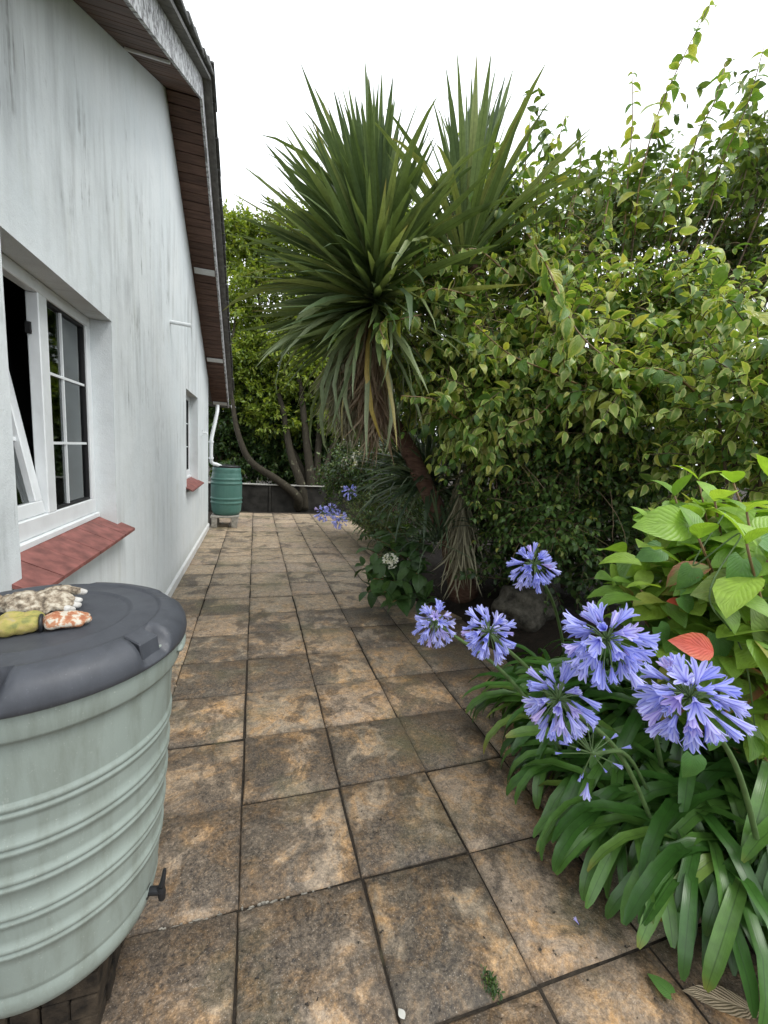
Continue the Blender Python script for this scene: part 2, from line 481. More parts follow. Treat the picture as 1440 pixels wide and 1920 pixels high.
def mat_petal():
    t = NT('violet_blue_petal'); rnd = t.node('ShaderNodeObjectInfo').outputs['Random']
    tc = t.node('ShaderNodeTexCoord'); sep = t.node('ShaderNodeSeparateXYZ'); t.link(tc.outputs['UV'], sep.inputs[0])
    au = t.math('ABSOLUTE', t.math('SUBTRACT', sep.outputs[0], .5))
    edge = t.ramp(rnd, [(0, (.40, .43, .86)), (.4, (.50, .53, .92)), (.85, (.62, .64, .95)), (.96, (.58, .50, .84)), (1, (.62, .52, .76))])
    mid = t.ramp(rnd, [(0, (.17, .20, .70)), (.6, (.25, .27, .78)), (1, (.33, .25, .65))])
    col = t.mix(t.ramp(au, [(.02, (0, 0, 0)), (.16, (.75, .75, .75)), (.4, (1, 1, 1))]), mid, edge)
    col = t.mix(t.ramp(sep.outputs[1], [(.0, (.7, .7, .7)), (.3, (0, 0, 0))]), col, (.13, .13, .5))
    p = t.principled(col, .5, None, .3); tr = t.node('ShaderNodeBsdfTranslucent'); t.link(col, tr.inputs[0])
    mx = t.node('ShaderNodeMixShader'); mx.inputs[0].default_value = .38
    t.link(p.outputs[0], mx.inputs[1]); t.link(tr.outputs[0], mx.inputs[2]); return t.finish(mx)


M = dict(
    slab=mat_slab(), render=mat_render(), soil=mat_soil(), mortar=mat_mortar(), glass=mat_glass(),
    soffit=mat_wood('soffit_timber', (.052, .030, .023), (.16, .092, .068), (.32, .26, .22), (1, 10, 10), (.68, .74)),
    barge=mat_wood('flaking_paint', (.13, .125, .13), (.24, .235, .24), (.62, .63, .64), (8, 1, 4), (.44, .56)),
    trim=simple('white_trim', (.66, .67, .66), .45, .08, 14, .05),
    upvc=simple('white_plastic_frame', (.74, .77, .78), .3, .05, 9, .02, .5),
    tileclay=simple('red_clay_tile', (.225, .085, .073), .65, .28, 16, .25),
    rooft=simple('grey_concrete_tile', (.13, .13, .125), .85, .3, 22, .5, .3, .006),
    under=simple('grey_undercloak', (.17, .165, .155), .8, .25, 18, .3),
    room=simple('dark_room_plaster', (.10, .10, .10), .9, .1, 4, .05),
    curtain=simple('pale_curtain', (.86, .88, .87), .9, .08, 12, .1),
    gasket=simple('black_rubber', (.012, .012, .013), .6, .1, 10, .02),
    bgreen=mat_butt('pale_green_plastic', (.265, .31, .28), (.16, .18, .15), (.50, .53, .47)), tgreen=mat_butt('teal_plastic', (.075, .18, .15), (.05, .14, .115), (.10, .25, .2)),
    lid=mat_butt('slate_grey_plastic', (.060, .065, .076), (.035, .038, .045), (.17, .18, .19)),
    black=simple('black_plastic', (.016, .017, .019), .4, .1, 20, .05),
    brick=simple('damp_red_brick', (.038, .028, .018), .9, .6, 18, .5, .3, .008),
    block=simple('pale_concrete_block', (.33, .31, .27), .85, .25, 20, .5, .3, .006),
    retwall=simple('dark_concrete_wall', (.032, .030, .026), .9, .35, 5, .4, .2, .01),
    coping=simple('pale_coping', (.34, .33, .30), .8, .25, 9, .3),
    bark=mat_bark('lichened_bark', (.015, .013, .009), (.05, .042, .028), (.17, .17, .11), lf=(.62, .74)),
    twig=mat_bark('twig_bark', (.06, .042, .03), (.15, .11, .075), (.2, .17, .07)),
    paletwig=mat_bark('pale_twig', (.14, .10, .065), (.30, .23, .14), (.32, .29, .12)),
    cbark=mat_bark('cordyline_bark', (.055, .030, .022), (.17, .10, .07), (.20, .16, .12), (.4, .4, 2.0)),
    stem=simple('green_stem', (.09, .15, .05), .5, .2, 20, .1),
    redstem=simple('reddish_stem', (.19, .12, .05), .5, .25, 20, .1),
    rock=simple('mossy_rock', (.085, .078, .062), .9, .5, 13, 1.0, .2, .02),
    dead=leafmat('dead_leaf', [(0, (.16, .105, .07)), (.5, (.29, .21, .14)), (1, (.40, .32, .23))], .15, .7),
    deadgrey=leafmat('grey_dead_leaf', [(0, (.16, .15, .10)), (.5, (.26, .24, .16)), (1, (.36, .34, .23))], .15, .7),
    cordy=leafmat('cordyline_leaf', [(0, (.07, .11, .05)), (.45, (.12, .175, .07)), (.8, (.175, .235, .10)), (.985, (.25, .28, .11)), (1, (.42, .30, .05))], .26, .4, per_object=True, streak=.12, tipcol=(.27, .20, .10)),
    cordylow=leafmat('pale_cordyline_leaf', [(0, (.12, .16, .075)), (.5, (.20, .25, .13)), (.9, (.28, .32, .19)), (1, (.45, .33, .08))], .2, .42, per_object=True),
    flax=leafmat('dark_narrow_leaf', [(0, (.03, .055, .028)), (.6, (.07, .11, .055)), (1, (.17, .21, .12))], .2, .4),
    shrub=leafmat('shrub_leaf', [(0, (.06, .13, .03)), (.3, (.13, .23, .045)), (.65, (.22, .33, .065)), (.9, (.33, .42, .09)), (1, (.5, .46, .1))], .42, .4, (.44, .48, .16)),
    shrubobj=leafmat('shoot_leaf', [(0, (.10, .20, .04)), (.5, (.17, .28, .055)), (.85, (.26, .36, .08)), (1, (.44, .44, .06))], .4, .36, (.42, .46, .14), .35, True, veinscale=5),
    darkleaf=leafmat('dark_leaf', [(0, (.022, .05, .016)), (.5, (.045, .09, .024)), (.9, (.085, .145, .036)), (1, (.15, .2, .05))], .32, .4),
    olive=leafmat('olive_leaf', [(0, (.06, .11, .03)), (.5, (.11, .17, .045)), (.9, (.17, .24, .06)), (1, (.3, .29, .07))], .32, .42),
    midleaf=leafmat('round_green_leaf', [(0, (.04, .09, .022)), (.5, (.075, .145, .034)), (.9, (.13, .21, .048)), (1, (.32, .31, .07))], .36, .42),
    treeleaf=leafmat('bright_tree_leaf', [(0, (.08, .13, .02)), (.5, (.17, .245, .035)), (.9, (.27, .34, .05)), (1, (.36, .41, .08))], .42, .42),
    hyd=leafmat('hydrangea_leaf', [(0, (.14, .28, .04)), (.5, (.24, .41, .05)), (.85, (.32, .49, .07)), (1, (.37, .50, .10))], .4, .42, None, .2, True),
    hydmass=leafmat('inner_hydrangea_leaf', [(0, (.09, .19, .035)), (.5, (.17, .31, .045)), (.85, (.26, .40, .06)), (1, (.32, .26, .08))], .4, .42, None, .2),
    hydedge=leafmat('reddening_hydrangea_leaf', [(0, (.14, .22, .05)), (1, (.24, .27, .08))], .35, .42, (.33, .15, .08), .22, True, ribcol=(.42, .36, .16)),
    hydred=leafmat('red_hydrangea_leaf', [(0, (.50, .07, .045)), (1, (.56, .11, .06))], .28, .4, (.55, .17, .06), .2, True, ribcol=(.58, .16, .08)),
    hyddark=leafmat('dark_hydrangea_leaf', [(0, (.03, .075, .02)), (1, (.07, .135, .036))], .28, .38, None, .4, True, ribcol=(.09, .15, .05)),
    bindw=leafmat('bindweed_leaf', [(0, (.06, .16, .035)), (1, (.10, .22, .05))], .32, .42, None, .2, True, ribcol=(.14, .24, .1)),
    aga=leafmat('agapanthus_leaf', [(0, (.028, .085, .014)), (.5, (.05, .135, .024)), (.9, (.09, .195, .036)), (1, (.15, .23, .045))], .24, .35, per_object=True, tipcol=(.28, .24, .05), spec=.55, streak=.12),
    petal=mat_petal(),
    white=leafmat('white_petal', [(0, (.6, .6, .55)), (1, (.78, .78, .74))], .3, .5),
    pinkp=leafmat('pink_petal', [(0, (.6, .25, .4)), (1, (.7, .35, .5))], .3, .5),
)

# ------------------------------------------------------------------ ground, patio
T = .45; GX = -.482; GY = 1.305          # slab grid: columns at GX + T*c, rows at GY + T*r
g = MB(); g.add([(-300, -300, -.09), (300, -300, -.09), (300, 300, -.09), (-300, 300, -.09)], [(0, 1, 2, 3)])
tag(g.build('ground', M['soil']), kind='structure')

patio = tag(empty('patio'), kind='structure')
b = MB(); b.box((-.84, GY - 7 * T, -.08), (GX + 6 * T, GY + 20 * T + .22, -.013)); b.build('mortar_bed', M['mortar'], patio)


def slab_mesh(w, l, seed):
    rnd = random.Random(seed); n = 3
    m = MB(); top = []; hx, hy = w / 2 - .0036, l / 2 - .0036
    def edge(i, j, e):
        x = -hx + 2 * hx * i / n; y = -hy + 2 * hy * j / n
        x = max(-hx + e, min(hx - e, x)); y = max(-hy + e, min(hy - e, y)); return x, y
    vs_, fs_ = [], []
    for j in range(n + 1):
        for i in range(n + 1):
            x, y = edge(i, j, .006); border = i in (0, n) or j in (0, n)
            vs_.append((x, y, rnd.uniform(-.0035, -.001) if border else rnd.uniform(-.001, .002)))
    for j in range(n):
        for i in range(n):
            a = j * (n + 1) + i; fs_.append((a, a + 1, a + n + 2, a + n + 1))
    ring = [(i, 0) for i in range(n)] + [(n, j) for j in range(n)] + [(i, n) for i in range(n, 0, -1)] + [(0, j) for j in range(n, 0, -1)]
    k = len(ring); b0 = len(vs_)
    for i, j in ring:
        x, y = edge(i, j, 0); q = .003
        vs_.append((x + rnd.uniform(-q, q), y + rnd.uniform(-q, q), -.009))
    b1 = len(vs_)
    for i, j in ring:
        x, y = edge(i, j, 0); vs_.append((x, y, -.045))
    for q in range(k):
        q2 = (q + 1) % k
        t0 = ring[q][1] * (n + 1) + ring[q][0]; t1 = ring[q2][1] * (n + 1) + ring[q2][0]
        fs_.append((b0 + q, b0 + q2, t1, t0)); fs_.append((b1 + q, b1 + q2, b0 + q2, b0 + q))
    m.add(vs_, fs_); return m.mesh('paving_slab', M['slab'], True)


SLABS = [slab_mesh(T, T, s) for s in range(9)]
wx0 = -.825; EDGE = slab_mesh(GX - wx0, T, 50)
for r in range(-6, 20):
    for c in range(-1, 6):
        o = bpy.data.objects.new('paving_slab', EDGE if c < 0 else random.choice(SLABS)); COL.objects.link(o); o.parent = patio
        x = (wx0 + GX) / 2 if c < 0 else GX + T * (c + .5)
        o.location = (x + random.uniform(-.003, .003), GY + T * (r + .5) + random.uniform(-.003, .003), random.uniform(-.006, .002))
        o.rotation_euler = (random.gauss(0, .006), random.gauss(0, .006), random.gauss(0, .006) + (0 if c < 0 else random.choice((0, PI / 2, PI, -PI / 2))))
# pale lime that has leached out of the joints near the tap
lime = simple('lime_mortar', (.27, .25, .21), .8, .25, 60, .5)
for (x0, x1, y) in ((-.30, .30, GY),):
    mm = MB()
    for i in range(60):
        xa = random.uniform(x0, x1); w = random.uniform(.0012, .0042); l_ = random.uniform(.004, .02); yy = y + random.gauss(0, .0022); zz = random.uniform(-.008, -.001)
        if (math.sin(xa * 23) + math.sin(xa * 61 + 1)) * .5 < random.uniform(-1.1, .6): continue
        q = [(xa - l_ * .5, yy), (xa - l_ * .1, yy - w), (xa + l_ * .5, yy - w * .3), (xa + l_ * .2, yy + w)]
        mm.add([(a_, b_, zz) for a_, b_ in q] + [(a_, b_, -.013) for a_, b_ in q], [(0, 1, 2, 3), (0, 4, 5, 1), (1, 5, 6, 2), (2, 6, 7, 3), (3, 7, 4, 0)])
    tag(mm.build('joint_mortar', lime, patio), kind='stuff')

# raised planting bed on the right
EY = [-4, .3, .7, 1.3, 1.8, 2.1, 2.5, 3.0, 3.7, 4.1, 5.1, 6.0, 7.9, 9.5, 14]
EX = [1.8, 1.70, 1.42, 1.30, 1.42, 1.66, 1.75, 1.75, 1.80, 1.55, 1.50, 1.75, 2.20, 2.2, 2.2]
def bed_z(x, y):
    t = (x - float(np.interp(y, EY, EX))) / .9
    t = max(0.0, min(1.0, t)); return -.05 + .30 * t * t * (3 - 2 * t) + .015 * math.sin(x * 7 + y * 5) * t
mb = MB(); nx, ny = 44, 60; vv = []; ff = []
for j in range(ny + 1):
    y = -4 + 17.5 * j / ny
    for i in range(nx + 1):
        x = float(np.interp(y, EY, EX)) - .12 + 9 * (i / nx) ** 1.8
        vv.append((x, y, bed_z(x, y) + (random.uniform(-.012, .012) if i > 2 else 0)))
for j in range(ny):
    for i in range(nx):
        a = j * (nx + 1) + i; ff.append((a, a + 1, a + nx + 2, a + nx + 1))
mb.add(vv, ff); tag(mb.build('planting_bed', M['soil'], None, True), kind='structure')

# ------------------------------------------------------------------ house
WX = -.83; APY, APZ, SL = 4.68, 4.74, .555; WY0, WY1 = 1.06, 8.30
def rz(y): return APZ - SL * abs(y - APY)
house = tag(empty('house', (-3.5, 4.68, 0)), 'white rendered gable house with streaked wall and brown timber soffit', 'house')
def hb(mbx, name, mat, parent=None, **k):
    o = mbx.build(name, mat, parent or house, **k)
    if (parent or house) is house: o.matrix_parent_inverse = Matrix.Translation((3.5, -4.68, 0))
    return o
W1 = (1.83, 2.97, 1.10, 2.28); W2 = (5.76, 6.86, 1.07, 2.245)      # window openings y0 y1 z0 z1
RD = .112                                                            # depth of the reveal
ys = [WY0, W1[0], W1[1], APY, W2[0], W2[1], WY1]
w = MB()
def wall_quad(y0, y1, za0, za1, zb0, zb1): w.add([(WX, y0, za0), (WX, y1, za1), (WX, y1, zb1), (WX, y0, zb0)], [(0, 1, 2, 3)])
for y0, y1 in zip(ys[:-1], ys[1:]):
    win = W1 if (y0, y1) == W1[:2] else W2 if (y0, y1) == W2[:2] else None
    if win: win = (win[0], win[1], win[2] - .11, win[3])
    if win:
        wall_quad(y0, y1, -.06, -.06, win[2], win[2]); wall_quad(y0, y1, win[3], win[3], rz(y0), rz(y1))
        w.add([(WX, y0, win[2]), (WX, y0, win[3]), (WX - RD - .1, y0, win[3]), (WX - RD - .1, y0, win[2])], [(0, 1, 2, 3)])
        w.add([(WX, y1, win[2]), (WX, y1, win[3]), (WX - RD - .1, y1, win[3]), (WX - RD - .1, y1, win[2])], [(3, 2, 1, 0)])
        w.add([(WX, y0, win[3]), (WX, y1, win[3]), (WX - RD - .1, y1, win[3]), (WX - RD - .1, y0, win[3])], [(0, 1, 2, 3)])
        w.add([(WX, y0, win[2]), (WX, y1, win[2]), (WX - RD - .1, y1, win[2]), (WX - RD - .1, y0, win[2])], [(3, 2, 1, 0)])
    else:
        wall_quad(y0, y1, -.06, -.06, rz(y0), rz(y1))
for yy, order in ((WY0, 1), (WY1, 0)):
    q = [(WX, yy, -.06), (-6.5, yy, -.06), (-6.5, yy, rz(yy)), (WX, yy, rz(yy))]
    w.add(q, [(0, 1, 2, 3)] if order == 0 else [(3, 2, 1, 0)])
w.add([(-6.5, WY0, -.06), (-6.5, WY1, -.06), (-6.5, WY1, rz(WY1)), (-6.5, APY, APZ), (-6.5, WY0, rz(WY0))], [(0, 1, 2, 3, 4)])
hb(w, 'wall', M['render'])
# inner lining: a dark room behind the windows
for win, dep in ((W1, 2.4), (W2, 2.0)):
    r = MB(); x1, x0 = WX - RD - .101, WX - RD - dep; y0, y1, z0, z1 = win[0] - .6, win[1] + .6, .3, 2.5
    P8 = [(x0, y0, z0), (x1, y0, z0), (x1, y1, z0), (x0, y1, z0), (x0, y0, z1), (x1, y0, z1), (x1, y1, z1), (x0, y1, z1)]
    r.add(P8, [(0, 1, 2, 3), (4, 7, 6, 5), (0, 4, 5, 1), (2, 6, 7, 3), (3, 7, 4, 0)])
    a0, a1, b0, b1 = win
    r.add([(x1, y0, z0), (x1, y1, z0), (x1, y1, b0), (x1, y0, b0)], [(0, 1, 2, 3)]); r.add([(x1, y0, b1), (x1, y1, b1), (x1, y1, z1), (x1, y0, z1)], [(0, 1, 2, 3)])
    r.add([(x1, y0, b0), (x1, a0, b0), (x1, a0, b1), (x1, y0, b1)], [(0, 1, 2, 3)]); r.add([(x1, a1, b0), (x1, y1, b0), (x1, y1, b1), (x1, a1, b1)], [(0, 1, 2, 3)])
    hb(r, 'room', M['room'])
# plinth band
p = MB(); p.box((WX - .02, WY0, -.06), (WX + .022, WY1 + .02, .085)); p.add([(WX + .022, WY0, .085), (WX + .022, WY1 + .02, .085), (WX - .001, WY1 + .02, .105), (WX - .001, WY0, .105)], [(0, 1, 2, 3)])
hb(p, 'plinth', M['trim'])
# roof: two slopes, soffit boards, bargeboards, verge tiles
VX = -.545; EAVE0, EAVE1 = APY - 4.33, APY + 4.33; TH = math.atan(SL); CS, SN = math.cos(TH), math.sin(TH)
r = MB()
for s in (-1, 1):
    ye = APY + s * 4.33; z0, z1 = APZ + .05, APZ + .05 - SL * 4.33
    q = [(VX - .02, APY, z0), (VX - .02, ye, z1), (-6.8, ye, z1), (-6.8, APY, z0)]; q2 = [(x, y, z + .12) for x, y, z in q]
    r.add(q + q2, [(0, 1, 2, 3), (7, 6, 5, 4), (0, 4, 5, 1), (1, 5, 6, 2), (2, 6, 7, 3)])
hb(r, 'roof', M['under'])
bw = .098; bd = MB(); bd.box((-.145, -.046, -.007), (.145, .046, .007)); board = bd.mesh('soffit_board', M['soffit'], False, .003)
for s in (-1, 1):
    n = int(4.33 / CS / bw)
    for i in range(n):
        d = (i + .5) * bw + .01; y = APY + s * d * CS; z = APZ - d * SN + .006
        o = bpy.data.objects.new('soffit_board', board); COL.objects.link(o); o.parent = house
        o.matrix_parent_inverse = Matrix.Translation((3.5, -4.68, 0))
        o.location = (WX + .147 + random.uniform(-.002, .002), y, z + random.uniform(0, .003)); o.rotation_euler = (-s * TH, 0, 0)
# white battens across the soffit
for y, wd in ((3.29, .035), (6.32, .085), (7.83, .085), (8.93, .09)):
    s = 1 if y > APY else -1; m = MB(); m.box((-.125, -wd / 2, -.012), (.125, wd / 2, .004))
    o = hb(m, 'soffit_vent', M['trim'], bevel=.003); o.location = (WX + .15, y, rz(y) - .008); o.rotation_euler = (-s * TH, 0, 0)
for s in (-1, 1):
    ye = APY + s * 4.36; L = 4.36
    m = MB(); q = [(0, APY, APZ - .012), (0, ye, APZ - .012 - SL * L), (0, ye, APZ + .165 - SL * L), (0, APY, APZ + .165)]
    m.add([(VX, y, z) for _, y, z in q] + [(VX + .022, y, z) for _, y, z in q], [(0, 1, 2, 3), (7, 6, 5, 4), (0, 4, 5, 1), (1, 5, 6, 2), (2, 6, 7, 3), (3, 7, 4, 0)])
    hb(m, 'bargeboard', M['barge'])
    m = MB(); q = [(0, APY, APZ + .166), (0, ye, APZ + .166 - SL * L), (0, ye, APZ + .192 - SL * L), (0, APY, APZ + .192)]
    m.add([(VX - .1, y, z) for _, y, z in q] + [(VX + .095, y, z) for _, y, z in q], [(0, 1, 2, 3), (7, 6, 5, 4), (0, 4, 5, 1), (1, 5, 6, 2), (2, 6, 7, 3), (3, 7, 4, 0)])
    hb(m, 'undercloak', M['under'])
tl = MB(); tl.box((-.16, -.19, -.012), (.16, .19, .014)); tile = tl.mesh('roof_tile', M['rooft'], False, .004)
for s in (-1, 1):
    for i in range(16):
        for cx in (0, -.325):
            d = .1 + i * .30; y = APY + s * d * CS; z = APZ + .215 - d * SN
            o = bpy.data.objects.new('roof_tile', tile); COL.objects.link(o); o.parent = house
            o.matrix_parent_inverse = Matrix.Translation((3.5, -4.68, 0))
            o.location = (VX - .035 + cx + random.uniform(-.006, .006), y, z + .012 + random.uniform(-.004, .004)); o.rotation_euler = (-s * (TH - .05), 0, random.gauss(0, .008))
rt = MB()
for k in range(11):
    x0 = VX + .09 - k * .45; prof = [(APY + .13 * math.sin(a), APZ + .225 + .10 * math.cos(a)) for a in np.linspace(-1.35, 1.35, 8)]
    dz = .012 * (k % 2); base = len(rt.v)
    for x in (x0, x0 - .46): rt.v += [(x, y, z + dz) for y, z in prof]
    for i in range(7): rt.f.append((base + i, base + i + 1, base + 9 + i, base + 8 + i))
    rt.f.append(tuple(base + i for i in reversed(range(8))))
hb(rt, 'ridge_tiles', M['rooft'])
# gutter along the far eave, with its pale end, and the downpipe
gz = rz(APY + 4.33) + .03; gy = APY + 4.40
m = MB(); prof = [(gy + .055 * math.cos(a), gz + .055 * math.sin(a)) for a in np.linspace(PI, 2 * PI, 9)]
for x in (VX + .06, -6.8): m.v += [(x, y, z) for y, z in prof]
for i in range(8): m.f.append((i, i + 1, 10 + i, 9 + i))
hb(m, 'gutter', M['under'], smooth=True)
m = MB(); m.v += [(VX + .062, y, z) for y, z in prof] + [(VX + .07, y, z) for y, z in prof]
m.f.append(tuple(range(9))); m.f.append(tuple(range(17, 8, -1))); [m.f.append((i, i + 9, i + 10, i + 1)) for i in range(8)]
hb(m, 'gutter_end', M['trim'])
m = MB(); m.tube(smooth_path([(-.70, 8.62, 2.30), (-.70, 8.50, 2.15), (-.775, 8.40, 1.72), (-.785, 8.38, 1.60), (-.785, 8.38, 1.30), (-.77, 8.40, 1.23), (-.69, 8.45, 1.20), (-.62, 8.50, 1.165)], 5), .033, 12)
hb(m, 'downpipe', M['upvc'], smooth=True)
for z in (1.62, 1.32):
    m = MB(); m.lathe([(.034, z - .02), (.042, z - .02), (.042, z + .02), (.034, z + .02)], 14, (-.785, 8.38)); m.box((WX, 8.33, z - .01), (-.81, 8.345, z + .01)); hb(m, 'pipe_bracket', M['upvc'])
m = MB(); m.tube([(WX - .02, 4.79, 2.765), (WX + .19, 4.79, 2.755)], .019, 14); hb(m, 'overflow_pipe', M['upvc'], smooth=False)
m = MB(); m.box((WX, 7.27, 1.70), (WX + .03, 7.35, 1.80)); m.tube([(WX + .03, 7.31, 1.755), (WX + .08, 7.31, 1.755), (WX + .085, 7.31, 1.72)], .014, 8); hb(m, 'outside_tap', M['upvc'], bevel=0)

FX = WX - RD                                                          # window frame outer plane
def bar(mbx, y0, y1, z0, z1, x0=FX - .05, x1=FX): mbx.box((x0, y0, z0), (x1, y1, z1))
def window(win, big):
    y0, y1, z0, z1 = win; wo_ = tag(new_obj('window', None, house)); wo_.matrix_parent_inverse = Matrix.Translation((3.5, -4.68, 0))
    z0 = z0 + .035
    fr = MB(); t = .058
    bar(fr, y0, y1, z0, z0 + .085); bar(fr, y0, y1, z1 - t, z1 - .001); bar(fr, y0, y0 + t, z0 + .085, z1 - t); bar(fr, y1 - t, y1 - .001, z0 + .085, z1 - t)
    ym = 2.395 if big else None
    if big: bar(fr, ym - .042, ym + .042, z0 + .085, z1 - t)
    fr.build('frame', M['upvc'], wo_, bevel=.004)
    st_ = MB(); bar(st_, y0 - .0, y1, z0 - .033, z0 - .002, FX - .06, FX + .018); st_.build('sub_sill', M['upvc'], wo_, bevel=.004)
    lights = [(ym + .042, y1 - t)] if big else [(y0 + t, y1 - t)]
    for a, b_ in lights:
        c, d = z0 + .085, z1 - t
        gk = MB(); e = .014
        for (p0, p1, q0, q1) in ((a, b_, c, c + e), (a, b_, d - e, d), (a, a + e, c + e, d - e), (b_ - e, b_, c + e, d - e)): bar(gk, p0, p1, q0, q1, FX - .035, FX - .012)
        gk.build('gasket', M['gasket'], wo_)
        pn = MB(); pn.box((FX - .030, a + .002, c + .002), (FX - .026, b_ - .002, d - .002)); pn.build('pane', M['glass'], wo_)
        gb = MB(); yb = a + (b_ - a) * (.40 if big else .5)
        bar(gb, yb - .0065, yb + .0065, c + e, d - e, FX - .026, FX - .016)
        gb.build('glazing_bar', M['upvc'], wo_)
        for k in (1, 2):
            gb = MB(); zb = c + (d - c) * k / 3; bar(gb, a + e, b_ - e, zb - .0065, zb + .0065, FX - .0255, FX - .0145); gb.build('glazing_bar', M['upvc'], wo_)
    if big:                                                           # tilted-in sash on the left light
        a, b_, c, d = y0 + t + .004, ym - .046, z0 + .088, z1 - t - .004
        sh = new_obj('sash', None, wo_); sh.location = (FX - .012, 0, c); sh.rotation_euler = (0, -math.radians(9.5), 0)
        H_ = d - c; s2 = MB(); k = .062
        def sb(p0, p1, q0, q1): s2.box((-.055, p0, q0), (.0, p1, q1))
        sb(a, b_, 0, k); sb(a, b_, H_ - k, H_); sb(a, a + k, k, H_ - k); sb(b_ - k, b_, k, H_ - k)
        me = s2.mesh('sash_frame', M['upvc'], False, .004); o = new_obj('sash_frame', me, sh)
        pn = MB(); pn.box((-.032, a + k, k), (-.028, b_ - k, H_ - k)); pn.build('pane', M['glass'], sh)
        gb = MB(); yb = (a + b_) / 2; gb.box((-.028, yb - .009, k), (-.018, yb + .009, H_ - k)); gb.build('glazing_bar', M['upvc'], sh)
        for q in (1, 2):
            gb = MB(); zb = k + (H_ - 2 * k) * q / 3; gb.box((-.0275, a + k, zb - .009), (-.0165, b_ - k, zb + .009)); gb.build('glazing_bar', M['upvc'], sh)
        hd = MB(); hd.box((FX - .05, ym - .056, z1 - .24), (FX - .03, ym - .0425, z1 - .19)); hd.build('window_stay', M['gasket'], wo_)
    ct = MB(); n = 60; ya, yb = (ym + .11, y1 + .1) if big else (y0, y1)
    for i in range(n + 1):
        y = ya + (yb - ya) * i / n; x = FX - .075 + .014 * math.sin(i * 1.15) + .008 * math.sin(i * 2.7)
        ct.v += [(x, y, z0 - .1), (x, y, z1 + .05)]
    for i in range(n): ct.f.append((2 * i, 2 * i + 2, 2 * i + 3, 2 * i + 1))
    ct.build('curtain', M['curtain'], wo_, True)
window(W1, True); window(W2, False)
def sill(win, n, ext):
    y0, y1, z0, _ = win; s = new_obj('window_sill', None, house); s.matrix_parent_inverse = Matrix.Translation((3.5, -4.68, 0))
    xi, xo = FX + .012, WX + .080; zi, zo = z0 + .006, z0 - .080
    core = MB(); core.add([(WX - .1, y0 + .003, z0 - .035), (WX + .06, y0 + .003, z0 - .098), (WX + .06, y1 - .003, z0 - .098), (WX - .1, y1 - .003, z0 - .035)], [(0, 1, 2, 3)]); core.build('sill_bed', M['under'], s)
    wd = (y1 - y0 + 2 * ext) / n
    for i in range(n):
        a = y0 - ext + wd * i + .003; b_ = a + wd - .006; xi2 = xi
        m = MB(); j = random.uniform(-.002, .002)
        if i in (0, n - 1):                                           # end tiles stop at the wall face beyond the reveal
            pass
        aa = max(a, y0 + .002); bb = min(b_, y1 - .002)
        xm = WX + .002; zm = zi + (zo - zi) * (xm - xi) / (xo - xi)
        top = [(xi, aa, zi), (xm, aa, zm), (xm, a, zm), (xo, a, zo), (xo, b_, zo), (xm, b_, zm), (xm, bb, zm), (xi, bb, zi)]
        top = [(x, y, z + j) for x, y, z in top]; bot = [(x, y, z - .016) for x, y, z in top]
        m.add(top + bot, [tuple(range(8)), tuple(range(15, 7, -1))] + [(k, 8 + k, 8 + (k + 1) % 8, (k + 1) % 8) for k in range(8)])
        o = m.build('sill_tile', M['tileclay'], s)
sill(W1, 6, .075); sill(W2, 6, .06)

# ------------------------------------------------------------------ near water butt
BX, BY = -.51, 1.205
stand = tag(empty('brick_stand', (BX, BY, 0)), 'low stand of damp red bricks under the pale green water butt', 'stand')
bk = MB(); bk.box((-.105, -.05, -.0315), (.105, .05, .0315)); brick = bk.mesh('brick', M['brick'], False, .005)
for lay in range(4):
    for i in range(4):
        for j in range(2):
            o = bpy.data.objects.new('brick', brick); COL.objects.link(o); o.parent = stand
            a = (i - 1.5) * .108; b_ = (j - .5) * .218
            a *= .62; b_ *= .62; x, y, rzz = (a, b_, PI / 2) if lay % 2 else (b_, a, 0); o.scale = (.62, .62, 1)
            o.location = (x + random.uniform(-.004, .004), y + random.uniform(-.004, .004), .0325 + lay * .066); o.rotation_euler = (0, 0, rzz + random.gauss(0, .012))
butt = tag(empty('water_butt', (BX, BY, .27)), 'pale grey-green ribbed water butt with slate lid by the large window', 'water butt')
Z0, Z1 = .0, .80
def br(z): return .238 + (.300 - .238) * (z / Z1) ** .8
prof = [(.0, .004), (.20, .004), (.222, .0), (.236, .008), (.2405, .025)]
ribs = [.205, .295, .385, .475, .567]
zs = sorted(set([.06, .068, .074, .08] + [round(x, 4) for x in np.linspace(.09, .69, 25)] + [round(rb + dz, 4) for rb in ribs for dz in (-.02, -.015, -.010, -.005, -.0015, .0015, .005, .010, .015, .02)]))
for z in zs:
    rr = br(z)
    for rb in ribs:
        d = abs(z - rb)
        if d < .02: rr += .0058 * math.sin(min(1, (.02 - d) / .009) * PI / 2) * (1 if d > .003 else .35)
    if abs(z - .071) < .006: rr -= .003
    if .065 > z: rr += .002
    prof.append((rr, z))
prof += [(br(.715), .715), (br(.728) + .002, .728), (br(.736) + .014, .732), (br(.745) + .018, .742), (br(.79) + .018, .80), (br(.80) + .012, .825), (br(.8), .826)]
m = MB(); m.lathe(prof, 96); m.build('barrel', M['bgreen'], butt, True)
LZ = .80
lidp = [(.300, LZ - .002), (.326, LZ - .004), (.330, LZ), (.3315, LZ + .012), (.329, LZ + .030), (.322, LZ + .046), (.308, LZ + .060), (.290, LZ + .068), (.270, LZ + .072), (.264, LZ + .0715), (.261, LZ + .067), (.255, LZ + .0665),
        (.200, LZ + .071), (.194, LZ + .0715), (.189, LZ + .0665), (.184, LZ + .066), (.12, LZ + .069), (.092, LZ + .0705), (.088, LZ + .0665), (.083, LZ + .066), (.05, LZ + .067), (.001, LZ + .067)]
NOT = [math.radians(a) for a in (-27, 33, 93, 153, 213, 273)]
